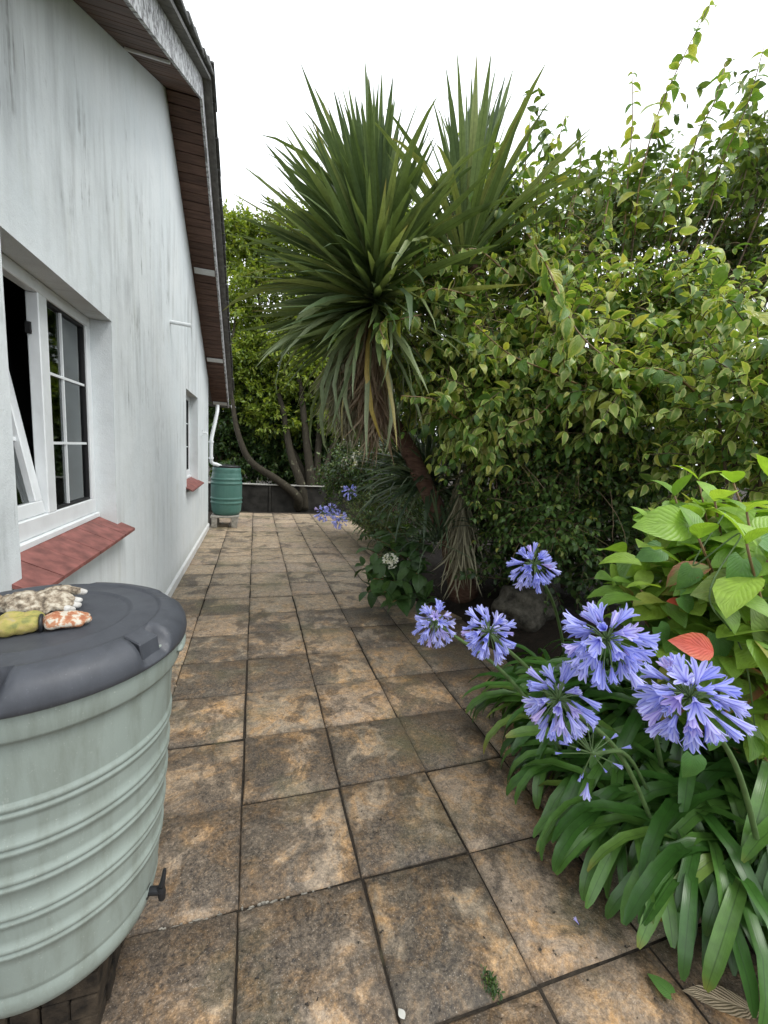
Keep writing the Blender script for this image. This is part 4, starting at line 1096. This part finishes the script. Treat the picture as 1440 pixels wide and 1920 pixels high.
bush('tall_shoot_shrub', 'shrub throwing tall leafy upright shoots above the yellow-edged shrub', 'shrub', (3.4, 3.6, .2),
     [B(1180, 440, 3.9, .25, .3, .25), B(1270, 420, 3.9, .3, .3, .25), B(1370, 380, 3.9, .35, .3, .25), B(1440, 330, 3.9, .3, .3, .25), B(1050, 430, 4.0, .3, .3, .2)],
     32, (.6, 1.15), 12, (.10, .16), M['olive'], M['twig'], OV5, None, 8, (.02, .006), 49, inner=.1, up=2.6, out=.5, jit=.35, hang=.75, sag=.15, spread=.7)
bush('yellow_leaved_shrub', 'shrub with yellowing oval leaves behind the hydrangea', 'shrub', (3.3, 1.9, .2),
     [B(1420, 760, 2.4, .35, .4, .30), B(1400, 860, 2.5, .40, .4, .22), B(1500, 700, 2.4, .5, .4, .5), B(1340, 880, 2.7, .35, .3, .2)],
     260, (.15, .35), 5, (.07, .12), M['shrubobj'] if False else M['shrub'], M['twig'], OV5, None, 8, (.015, .006), 44, inner=.2, hang=.4)

# long leafy shoots that stand clear of the shrubs, leaf by leaf
SHL = [np_mesh('leaf', *blade([0, .12, .32, .58, .82, 1], [.02, .18, .27, .235, .11, .006], a, b_, .25, tw), M['shrubobj']) for a, b_, tw in ((14, -45, .15), (5, -70, -.2), (10, -25, .1), (0, -90, .25))]
climber = tag(empty('arching_shrub', at(1000, 1000, 3.8)), 'arching long shoots with large drooping leaves in front of the tangled shrub', 'shrub'); clinv = Matrix.Translation(at(1000, 1000, 3.8)).inverted()
def shoot(pts, n, leaf, seed, r0=.008, hang=.7, mat='redstem'):
    rnd = random.Random(seed); P = smooth_path([at(*p_) for p_ in pts], 6); m = MB(); m.tube(P, lerp_list([r0, r0 * .4], len(P)), 5)
    s = m.build('shoot', M[mat], climber, True); s.matrix_parent_inverse = clinv
    for i in range(n):
        t = (i + .6) / n * (len(P) - 1); k = min(int(t), len(P) - 2); p = P[k].lerp(P[k + 1], t - k); d = (P[k + 1] - P[k]).normalized()
        sd_ = d.cross(Vector((rnd.gauss(0, 1), rnd.gauss(0, 1), rnd.gauss(0, 1)))).normalized()
        for q in (1, -1):
            if rnd.random() < .12: continue
            ld = (sd_ * q * .8 + d * .4 + Vector((0, 0, -hang)) - FW * .15).normalized()
            place('leaf', rnd.choice(SHL), p, ld, leaf * rnd.uniform(.75, 1.15) * (1 - .45 * (i / n) ** 2.5), s, rnd.gauss(0, .5), wscale=rnd.uniform(.8, 1.1))
    return s
SH = [([(1110, 730, 3.0), (1060, 711, 2.9), (1019, 692, 2.85), (962, 668, 2.8), (925, 640, 2.75), (887, 605, 2.7)], 11, .10),
      ([(990, 440, 3.3), (1019, 486, 3.0), (1045, 542, 2.7), (1070, 600, 2.6), (1100, 640, 2.55), (1160, 690, 2.5)], 10, .15),
      ([(1030, 540, 2.9), (1049, 580, 2.75), (1054, 625, 2.7), (1058, 690, 2.7)], 6, .12),
      ([(790, 590, 3.1), (745, 600, 3.0), (712, 610, 2.9), (735, 665, 2.85)], 6, .12),
      ([(880, 800, 3.3), (850, 779, 3.2), (812, 749, 3.1), (752, 742, 3.0)], 8, .085),
      ([(1150, 700, 3.1), (1135, 737, 3.0), (1118, 790, 2.95)], 4, .12),
      ([(1100, 640, 3.2), (1030, 760, 3.0), (960, 800, 3.0), (930, 840, 3.0)], 8, .08),
      ([(1330, 760, 2.6), (1260, 700, 2.5), (1210, 690, 2.5)], 5, .12),
      ([(960, 520, 3.2), (900, 470, 3.1), (860, 470, 3.0)], 6, .09), ([(900, 560, 3.2), (820, 540, 3.1), (780, 560, 3.0)], 6, .09),
      ([(1190, 440, 3.7), (1200, 340, 3.6), (1235, 210, 3.5), (1280, 110, 3.45), (1335, 0, 3.4)], 13, .12),
      ([(1170, 440, 3.7), (1178, 330, 3.7), (1186, 220, 3.7), (1185, 130, 3.7)], 9, .09),
      ([(1330, 380, 3.6), (1355, 300, 3.5), (1400, 200, 3.4), (1432, 90, 3.3)], 10, .11),
      ([(1280, 360, 3.7), (1310, 250, 3.6), (1340, 190, 3.5), (1360, 120, 3.5)], 9, .11),
      ([(970, 420, 3.8), (985, 310, 3.8), (995, 210, 3.8)], 7, .08), ([(990, 420, 3.8), (1030, 310, 3.8), (1062, 215, 3.8)], 8, .09), ([(1060, 420, 3.8), (1085, 330, 3.8), (1092, 265, 3.8)], 6, .08),
      ([(1130, 430, 3.6), (1145, 350, 3.6), (1150, 290, 3.6)], 6, .09), ([(1420, 640, 2.6), (1400, 580, 2.5), (1360, 560, 2.5)], 5, .10),
      ([(1240, 420, 3.6), (1262, 330, 3.5), (1275, 280, 3.5)], 6, .10)]
for i, (pts, n, lf) in enumerate(SH): shoot(pts, n + (3 if i < 10 else 5), lf * (1.2 if i < 10 else 1.55), 300 + i)

# ------------------------------------------------------------------ agapanthus
AROW = [0, .1, .28, .48, .68, .84, .94, 1]; AWID = [.024, .026, .032, .040, .044, .041, .030, .010]
AB = [(84, -20), (80, -60), (76, -88), (68, -72), (62, -90), (55, -80), (45, -78), (35, -65), (70, -10), (25, -60)]
AGM = [np_mesh('leaf', *blade(AROW, AWID, a, b_, .32, tw, .9), M['aga']) for (a, b_), tw in zip(AB, (.2, -.3, .1, .35, -.2, .15, -.4, .2, -.1, .3))]
_bl = [blade(AROW, AWID, a, b_, .32, 0, .9)[0] for a, b_ in AB]; TIPZ = [float(v[:, 2].min()) if v[-2, 2] < 0.05 else float(v[-2, 2]) for v in _bl]; TIPY = [float(v[-2, 1]) for v in _bl]
FRW = [0, .28, .6, .85, 1]; FWD = [.05, .06, .105, .105, .032]
def floret_mesh(open_):
    V, Q, U, off = [], [], [], 0
    for k in range(6):
        v, q, u = blade(FRW, FWD, 5 + 4 * open_, 12 + 40 * open_, -.3, 0, 1.4)
        a = 2 * PI * k / 6; v = v.copy(); v[:, 2] += .03
        x, z = v[:, 0].copy(), v[:, 2].copy(); v[:, 0] = x * math.cos(a) + z * math.sin(a); v[:, 2] = -x * math.sin(a) + z * math.cos(a)
        V.append(v); Q.append(q + off); U.append(u); off += len(v)
    return np_mesh('floret', np.concatenate(V), np.concatenate(Q), np.concatenate(U), M['petal'])
FLM = [floret_mesh(o_) for o_ in (.15, .55, .8, 1.0)]
def umbel(plant, inv, base, c, R_, n, seed, stem_r=.0075, droop=.5, gaps=0):
    rnd = random.Random(seed); base, c = Vector(base), Vector(c)
    mid = base.lerp(c, .55) + Vector((0, 0, .10)); P = smooth_path([base, mid, c], 8); m = MB(); m.tube(P, lerp_list([stem_r * 1.25, stem_r * .85], len(P)), 8)
    ax = (P[-1] - P[-2]).normalized(); fl = []
    for i in range(n):
        u = 1 - 1.75 * (i + .5) / n; a = i * 2.39996 + rnd.gauss(0, .15); s = math.sqrt(max(0, 1 - u * u))
        t1 = ax.orthogonal().normalized(); t2 = ax.cross(t1); d = (ax * u + t1 * s * math.cos(a) + t2 * s * math.sin(a)).normalized()
        rr = R_ * rnd.uniform(.42, .72); tip = c + d * rr + Vector((0, 0, -.12 * rr))
        m.tube([c, c + d * rr * .6 + Vector((0, 0, .02 * rr)), tip], .0016, 4, False); fl.append((tip, (d + Vector((0, 0, -droop)) + Vector((rnd.gauss(0, .15), rnd.gauss(0, .15), rnd.gauss(0, .15)))).normalized()))
    s_ = m.build('flower_stem', M['stem'], plant, True); s_.matrix_parent_inverse = inv
    for tip, d in fl: place('floret', FLM[rnd.choice(((0, 0, 1, 1, 2, 3), (0, 1, 2, 3, 3, 3), (0, 0, 0, 1, 1, 2))[seed % 3])], tip, d, R_ * (rnd.uniform(.30, .42) if rnd.random() < .16 else rnd.uniform(.50, .66)), s_, rnd.uniform(0, 6))
    return s_
def clump(label, crowns, n_each, L, seed, base):
    rnd = random.Random(seed); root = tag(empty('agapanthus', base), label, 'agapanthus', None); inv = Matrix.Translation(Vector(base)).inverted()
    for (x, y) in crowns:
        z = bed_z(x, y) + (.10 if L > .5 else .03)                     # crowns stand on fat rhizomes
        rz_m = MB(); rz_m.tube([(x, y, z - .2), (x, y, z - .05), (x, y, z + .05)], [.05, .045, .03], 7); ro_ = rz_m.build('rhizome', M['stem'], root, True); ro_.matrix_parent_inverse = inv
        for i in range(n_each):
            az = i * 2.39996 + rnd.gauss(0, .3); t = (i + .5) / n_each
            k = rnd.choice((0, 1)) if t < .06 else rnd.choice((1, 2, 2, 3)) if t < .35 else rnd.choice((2, 2, 3, 4)) if t < .7 else rnd.choice((2, 4, 4, 5, 6, 7))
            d = Vector((math.cos(az), math.sin(az), 0))
            sz = L * rnd.uniform(.8, 1.15) * (1 - .12 * t)
            for _ in range(8):                                        # a leaf that would dip into the paving is a stiffer one
                low = TIPZ[k] * sz + z + .01; ex_ = x + d.x * TIPY[k] * sz; ey_ = y + d.y * TIPY[k] * sz
                if low > max(.012, bed_z(ex_, ey_) - .03): break
                k = rnd.choice((1, 3, 8, 0)) if _ > 4 else rnd.choice((1, 2, 3, 4)); sz *= .93
            o = place('leaf', AGM[k], (x + d.x * .03, y + d.y * .03, z + .01 + .08 * (1 - t)), d, sz, root, rnd.gauss(0, .12), wscale=rnd.uniform(.82, 1.15))
            o.matrix_parent_inverse = inv
    return root, inv
ag, ainv = clump('large agapanthus clump with glossy strap leaves and five big violet-blue flower heads', [(1.58, .92), (1.50, 1.12), (1.64, 1.12), (1.72, .84), (1.70, 1.02), (1.86, .92)], 50, .56, 11, (1.6, 1.0, 0))
agb, _ = clump('flowerless agapanthus clump between the five-headed clump and the mossy rock', [(1.52, 1.34), (1.58, 1.58), (1.66, 1.36), (1.70, 1.62), (1.62, 1.82), (1.84, 1.84)], 50, .52, 15, (1.6, 1.6, 0))
agc, _ = clump('agapanthus leaves crowding under the bright hydrangea', [(1.90, 1.20), (2.08, 1.35), (2.05, 1.0), (1.98, .78), (2.3, 1.6), (1.88, 1.45)], 48, .62, 16, (2.0, 1.1, 0))
for i, (c, bs, R_, n) in enumerate([(at(1292, 1308, 1.0), (1.80, .80), .100, 52), (at(1137, 1200, 1.02), (1.80, 1.2), .092, 46), (at(1047, 1312, 1.08), (1.62, 1.05), .086, 42),
                                    (at(917, 1187, 1.4), (1.60, 1.45), .084, 40), (at(816, 1167, 1.65), (1.58, 1.45), .080, 38)]):
    umbel(ag, ainv, (bs[0], bs[1], bed_z(*bs) + .05), c, R_, n, 60 + i)
# a spent head with few buds left
def spent(plant, inv, base, c, R_, n, seed):
    rnd = random.Random(seed); base, c = Vector(base), Vector(c); m = MB(); P = smooth_path([base, base.lerp(c, .6) + Vector((0, 0, .08)), c], 6); m.tube(P, .006, 8); tips = []
    for i in range(n):
        d = Vector((rnd.gauss(0, 1), rnd.gauss(0, 1), rnd.gauss(0, .8))).normalized(); e = c + d * R_ * rnd.uniform(.6, 1); m.tube([c, e], .0013, 4, False); tips.append((e, d))
    s_ = m.build('flower_stem', M['stem'], plant, True); s_.matrix_parent_inverse = inv
    for e, d in tips: place('bud', FLM[0], e, d, R_ * rnd.uniform(.14, .3), s_)
    place('floret', FLM[1], c + Vector((.0, -.0, -R_)), (0, 0, -1), R_ * .5, s_)
spent(ag, ainv, (1.65, 1.15, .2), at(1110, 1412, 1.05), .085, 20, 9)
ag2, ainv2 = clump('smaller agapanthus clump near the mossy rock with one flower head', [(1.95, 2.15), (2.2, 1.95)], 34, .5, 12, (2.0, 2.1, 0))
umbel(ag2, ainv2, (2.0, 2.05, .2), at(1000, 1060, 1.75), .09, 40, 71)
ag3, ainv3 = clump('distant agapanthus clump leaning its blooms over the far paving', [(2.35, 6.6), (2.2, 7.1)], 30, .6, 13, (2.3, 6.8, 0))
for i, (c, R_) in enumerate([(at(606, 962, 6.6), .13), (at(622, 955, 6.8), .12), (at(637, 973, 6.4), .13), (at(656, 920, 6.7), .12)]):
    umbel(ag3, ainv3, (2.25, 6.6 + .1 * i, .15), c, R_, 26, 80 + i)
ag4, ainv4 = clump('low tuft of strap leaves edging the dark hydrangea', [(1.62, 4.75), (1.55, 4.45)], 30, .38, 14, (1.6, 4.6, 0))

# ------------------------------------------------------------------ hydrangeas
HR = [0, .08, .22, .4, .6, .8, .93, 1]; HW = [.02, .12, .235, .295, .265, .155, .055, .003]
def hmesh(mat): return [np_mesh('leaf', *blade(HR, HW, a, b_, .22, tw), mat) for a, b_, tw in ((18, -25, .1), (10, -45, -.15), (25, -5, .1), (5, -60, .2))]
HM = {k: hmesh(M[k]) for k in ('hyd', 'hydedge', 'hydred', 'hyddark')}
def hydrangea(label, base, stems, seed, leaf, kinds, nodes=3):
    rnd = random.Random(seed); root = tag(empty('hydrangea', base), label, 'hydrangea'); inv = Matrix.Translation(Vector(base)).inverted()
    for tip in stems:
        tip = Vector(tip); b0 = Vector(base) + Vector((rnd.gauss(0, .08), rnd.gauss(0, .08), 0)); mid = b0.lerp(tip, .6) + Vector((rnd.gauss(0, .05), rnd.gauss(0, .05), .04))
        P = smooth_path([b0, mid, tip], 8); m = MB(); m.tube(P, lerp_list([.007, .0035], len(P)), 7); s = m.build('stem', M['redstem'], root, True); s.matrix_parent_inverse = inv
        ax = (P[-1] - P[-4]).normalized(); ax = (ax + Vector((0, 0, .8))).normalized(); a0 = rnd.uniform(0, PI)
        for k in range(nodes + 1):
            p = P[-1 - min(k * 2, len(P) - 2)]; a = a0 + k * PI / 2; t1 = ax.orthogonal().normalized(); t2 = ax.cross(t1)
            for q in (0, PI):
                sd_ = t1 * math.cos(a + q) + t2 * math.sin(a + q); opn = (.62, .88, 1.0, 1.1, 1.1)[min(k, 4)]
                d = (sd_ * opn + ax * (1.15 - opn) + Vector((0, 0, -.10 * k))).normalized()
                kd = rnd.choices([x for x, _ in kinds], [w_ * (1 if x == 'hyd' or k > 1 else .15) for x, w_ in kinds])[0]
                place('leaf', rnd.choice(HM[kd]), p, d, leaf * (.62, .9, 1, 1.05, 1)[min(k, 4)] * rnd.uniform(.85, 1.15), s, rnd.gauss(0, .15))
    return root, inv
HT = [at(1200, 1105, 1.55), at(1265, 930, 1.75), at(1340, 940, 1.5), at(1400, 960, 1.4), at(1330, 1050, 1.45), at(1420, 1080, 1.35), at(1390, 1150, 1.45), at(1300, 1130, 1.7), at(1450, 900, 1.6), at(1480, 1010, 1.4), at(1430, 1220, 1.4), at(1250, 1010, 1.8), at(1360, 1010, 1.75), at(1480, 1150, 1.3), at(1225, 985, 1.7), at(1300, 980, 1.5), at(1375, 905, 1.6), at(1310, 900, 1.8), at(1280, 1060, 1.5), at(1430, 990, 1.55), at(1350, 1120, 1.55), at(1410, 1200, 1.6), at(1240, 1080, 1.75), at(1180, 1120, 1.7), at(1440, 1050, 1.25), at(1310, 1010, 1.3), at(1400, 1020, 1.2), at(1370, 1200, 1.5), at(1290, 1190, 1.65)]
hy, hinv = hydrangea('bright green hydrangea with a few reddened leaves above the agapanthus', (2.15, 1.0, .2), HT, 5, .195, [('hyd', .72), ('hydedge', .26), ('hydred', .02)], 4)
for (px, py, d_, vx, vy, sz, kd) in ((1338, 1222, 1.12, -1, -.28, .135, 'hydred'), (1250, 1128, 1.4, 1, .35, .11, 'hydred'), (1450, 1230, 1.25, -.4, -1, .2, 'hydedge'), (1405, 1095, 1.3, -1, .15, .2, 'hydedge'), (1300, 985, 1.35, -1, .0, .21, 'hyd')):
    o = place('leaf', HM[kd][0], at(px, py, d_), RT * vx - UP * vy - FW * .1, sz, hy, .35, tuple(-FW + UP * .9), .9 if kd == 'hydred' else 1); o.matrix_parent_inverse = hinv
rng = np.random.default_rng(55); n = 420; tips = np.array([tuple(t_) for t_ in HT if (t_ - EYE).dot(RT) / (t_ - EYE).dot(FW) > .72]); pk = rng.integers(0, len(tips), n); off_ = rng.normal(size=(n, 3)) * np.array([.06, .06, .03]) + np.array(FW) * rng.uniform(.03, .2, n)[:, None] - np.array([0, 0, 1]) * rng.uniform(.06, .38, n)[:, None]
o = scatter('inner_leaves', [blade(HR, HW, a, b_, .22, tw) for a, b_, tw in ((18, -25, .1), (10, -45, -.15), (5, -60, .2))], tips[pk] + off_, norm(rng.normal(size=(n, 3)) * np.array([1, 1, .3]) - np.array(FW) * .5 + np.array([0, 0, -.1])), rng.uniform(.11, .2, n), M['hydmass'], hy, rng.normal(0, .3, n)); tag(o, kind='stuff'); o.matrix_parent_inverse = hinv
H2T = [at(700, 1060, 4.1), at(735, 1030, 4.2), at(690, 1110, 4.0), at(760, 1080, 4.1), at(720, 1110, 3.9), at(775, 1040, 4.3), at(755, 1120, 3.95), at(705, 1010, 4.4), at(790, 1100, 4.2), at(740, 1090, 3.85), at(680, 1060, 4.3), at(715, 975, 4.5), at(750, 990, 4.45), at(780, 1075, 4.0), at(735, 1130, 3.8), at(700, 1085, 3.95), at(790, 1010, 4.4), at(765, 1045, 4.05), at(690, 1030, 4.45), at(800, 1130, 4.0)]
hydrangea('dark green hydrangea with a white flower head at the cordyline foot', (1.85, 4.35, .05), H2T, 6, .21, [('hyddark', 1.0)])
def petals(name, label, cat, c, R_, n, mat, seed, thing=True, parent=None):
    rng = np.random.default_rng(seed); D = norm(rng.normal(size=(n, 3)) + np.array([0, -.4, .5])); P = np.array(c) + D * R_ * rng.uniform(.6, 1, n)[:, None]
    V = norm(np.cross(D, rng.normal(size=(n, 3)))); pos = np.repeat(P, 4, 0); dr = []
    for k in range(4):
        a = k * PI / 2; dr.append(norm(V * math.cos(a) + np.cross(D, V) * math.sin(a) + D * .2))
    dr = np.stack(dr, 1).reshape(-1, 3); o = scatter(name, [blade([0, .4, .8, 1], [.1, .38, .36, .08], 10, -10, .1)], pos, dr, np.full(len(pos), R_ * .36), mat, None, None)
    o.parent = parent; o.matrix_parent_inverse = Matrix.Translation(parent.location).inverted(); tag(o, kind='stuff'); return o
h2 = [o for o in COL.objects if o.name.startswith('hydrangea')][-1]
petals('flower_head', '', '', at(731, 1052, 3.9), .075, 26, M['white'], 1, parent=h2)
# small pink flower and pale bloom further back
fp = tag(empty('pink_flower_plant', at(745, 1000, 4.7)), 'single small pink flower on a thin stem beside the grassy tuft', 'flower')
m = MB(); m.tube([at(748, 1040, 4.7), at(744, 990, 4.7), at(741, 957, 4.7)], .004, 5); o = m.build('stem', M['stem'], fp); o.matrix_parent_inverse = Matrix.Translation(fp.location).inverted()
petals('bloom', '', '', at(741, 955, 4.7), .035, 9, M['pinkp'], 2, parent=fp)
wb = bush('white_flowering_shrub', 'dark shrub with loose white flowers behind the distant agapanthus', 'shrub', (3.2, 8.0, .15), [B(690, 880, 7.6, .6, .5, .55), B(650, 890, 8, .4, .4, .4), B(740, 900, 7.2, .6, .5, .6), B(760, 980, 6.5, .6, .4, .35)], 700, (.2, .45), 6, (.06, .11), M['darkleaf'], M['twig'], OV, None, 6, (.015, .006), 61)
petals('flower_head', '', '', at(655, 872, 7.3), .16, 40, M['white'], 3, parent=wb); petals('flower_head', '', '', at(668, 855, 7.4), .10, 20, M['white'], 4, parent=wb)
bush('low_green_shrub', 'low fine-leaved green shrub behind the distant agapanthus blooms', 'shrub', (2.5, 7.6, .1), [B(690, 960, 6.9, .34, .35, .26), B(720, 985, 6.5, .3, .3, .2)], 420, (.12, .25), 6, (.03, .05), M['olive'], M['twig'], NAR, None, 5, (.01, .004), 62, inner=.3, up=.6)
# bindweed hearts threading through the hydrangea
HEART = blade([-.12, 0, .1, .3, .6, .85, 1], [.22, .36, .40, .37, .24, .09, .004], 10, -45, .18)
hv = HEART[0].copy(); hv[1] = hv[4] * 1.0; HEART = (hv, HEART[1], HEART[2]); HME = np_mesh('leaf', *HEART, M['bindw'])
bw_ = tag(empty('bindweed', (2.0, .95, .2)), 'bindweed with dark heart-shaped leaves threading through the bright hydrangea', 'climber'); binv = Matrix.Translation((2.0, .95, .2)).inverted()
P = smooth_path([(2.0, .95, .2), at(1400, 1250, 1.3), at(1330, 1120, 1.25), at(1390, 1000, 1.25), at(1300, 1060, 1.35), at(1360, 960, 1.35)], 8); m = MB(); m.tube(P, .0025, 5); o = m.build('stem', M['stem'], bw_); o.matrix_parent_inverse = binv
for (px, py, d_, vx, vy, sz) in ((1395, 1040, 1.25, -.3, 1, .12), (1270, 1115, 1.35, .6, .6, .09), (1300, 1060, 1.35, -.5, .9, .09), (1340, 1180, 1.3, .2, 1, .12), (1230, 1170, 1.4, .5, 1, .09), (1245, 1030, 1.45, -.9, .3, .10), (1420, 1010, 1.25, 1, .4, .10), (1335, 1365, 1.1, .1, 1, .07), (1300, 1410, 1.1, -.2, 1, .08)):
    o = place('leaf', HME, at(px, py, d_), RT * vx - UP * vy, sz, bw_, 0, tuple(-FW + UP * .5)); o.matrix_parent_inverse = binv

# ------------------------------------------------------------------ rock and small things on the paving
bm = bmesh.new(); bmesh.ops.create_icosphere(bm, subdivisions=4, radius=1)
for v in bm.verts:
    c = v.co; k = 1 + .13 * math.sin(3.1 * c.x + 1.2) * math.cos(2.7 * c.y) + .08 * math.sin(7 * c.z + 5 * c.x) + .035 * math.sin(17 * c.x + 13 * c.y + 11 * c.z); v.co = Vector((c.x * .34, c.y * .26, c.z * .24)) * k
me = bpy.data.meshes.new('rock'); bm.to_mesh(me); bm.free(); me.materials.append(M['rock']); me.shade_smooth()
rk = new_obj('rock', me); rk.location = (2.42, 3.1, .26); rk.rotation_euler = (.1, .15, .4); tag(rk, 'dark mossy rock lying in the bed below the shrub', 'rock')
def flat_leaf(name, label, px, py, rot, size, mat, tmpl, curl=0):
    me = np_mesh(name, *tmpl, mat); o = new_obj(name, me); p = ground(px, py); o.location = (p.x, p.y, .008); o.rotation_euler = (0, .05, rot); o.scale = (size,) * 3; tag(o, label, 'leaf'); return o
brown = leafmat('brown_blotched_leaf', [(0, (.42, .33, .22)), (1, (.46, .37, .25))], .1, .7, (.07, .04, .025), .6, True, ribcol=(.5, .42, .3))
flat_leaf('fallen_leaf', 'pale brown blotched dead leaf fallen beside the agapanthus', 1425, 1905, 1.05, .21, brown, blade(HR, [w_ * .62 for w_ in HW], 6, -6, .12))
flat_leaf('fallen_leaf', 'green heart-shaped leaf lying on the paving near the agapanthus', 1262, 1872, .35, .07, M['bindw'], (HEART[0] * np.array([1, 1, .25]), HEART[1], HEART[2]))
o = flat_leaf('pebble_leaf', 'small pale round leaf on the paving', 758, 1915, .3, .028, M['white'], blade(HR, [w_ * 1.3 for w_ in HW], 4, -8, .1))
rng = np.random.default_rng(5); p = np.array(ground(921, 1850)); n = 160
moss = scatter('moss_tuft', NAR, np.tile(p, (n, 1)) + rng.normal(0, 1, (n, 3)) * np.array([.011, .018, 0]) + np.array([0, 0, .002]), norm(rng.normal(size=(n, 3)) * .6 + np.array([0, 0, 1])), rng.uniform(.008, .018, n), M['darkleaf'])
tag(moss, 'small tuft of dark moss growing on a paving slab edge', 'moss')
for i, (px, py) in enumerate(((1085, 1737), (1072, 1546))):
    q = ground(px, py); o = new_obj('fallen_floret', FLM[1]); o.location = (q.x, q.y, .008); o.rotation_euler = (0, .2, i * 2.0); o.scale = (.022,) * 3
    tag(o, ('tiny violet floret dropped mid slab in front of the agapanthus', 'tiny violet floret dropped by a slab joint at the agapanthus edge')[i], 'petal', 'dropped florets')
# crumbs of leaf and grit scattered over the slabs
n = 420; rng = np.random.default_rng(9); xy = np.stack([rng.uniform(-.7, 1.5, n), rng.uniform(.6, 9.5, n)], 1)
o = scatter('leaf_litter', NAR, np.column_stack([xy, np.full(n, .004)]), np.column_stack([rng.normal(size=(n, 2)), rng.normal(size=n) * .08]), rng.uniform(.006, .02, n), M['dead']); tag(o, 'scattered bits of dead leaf on the paving', 'litter', kind='stuff')
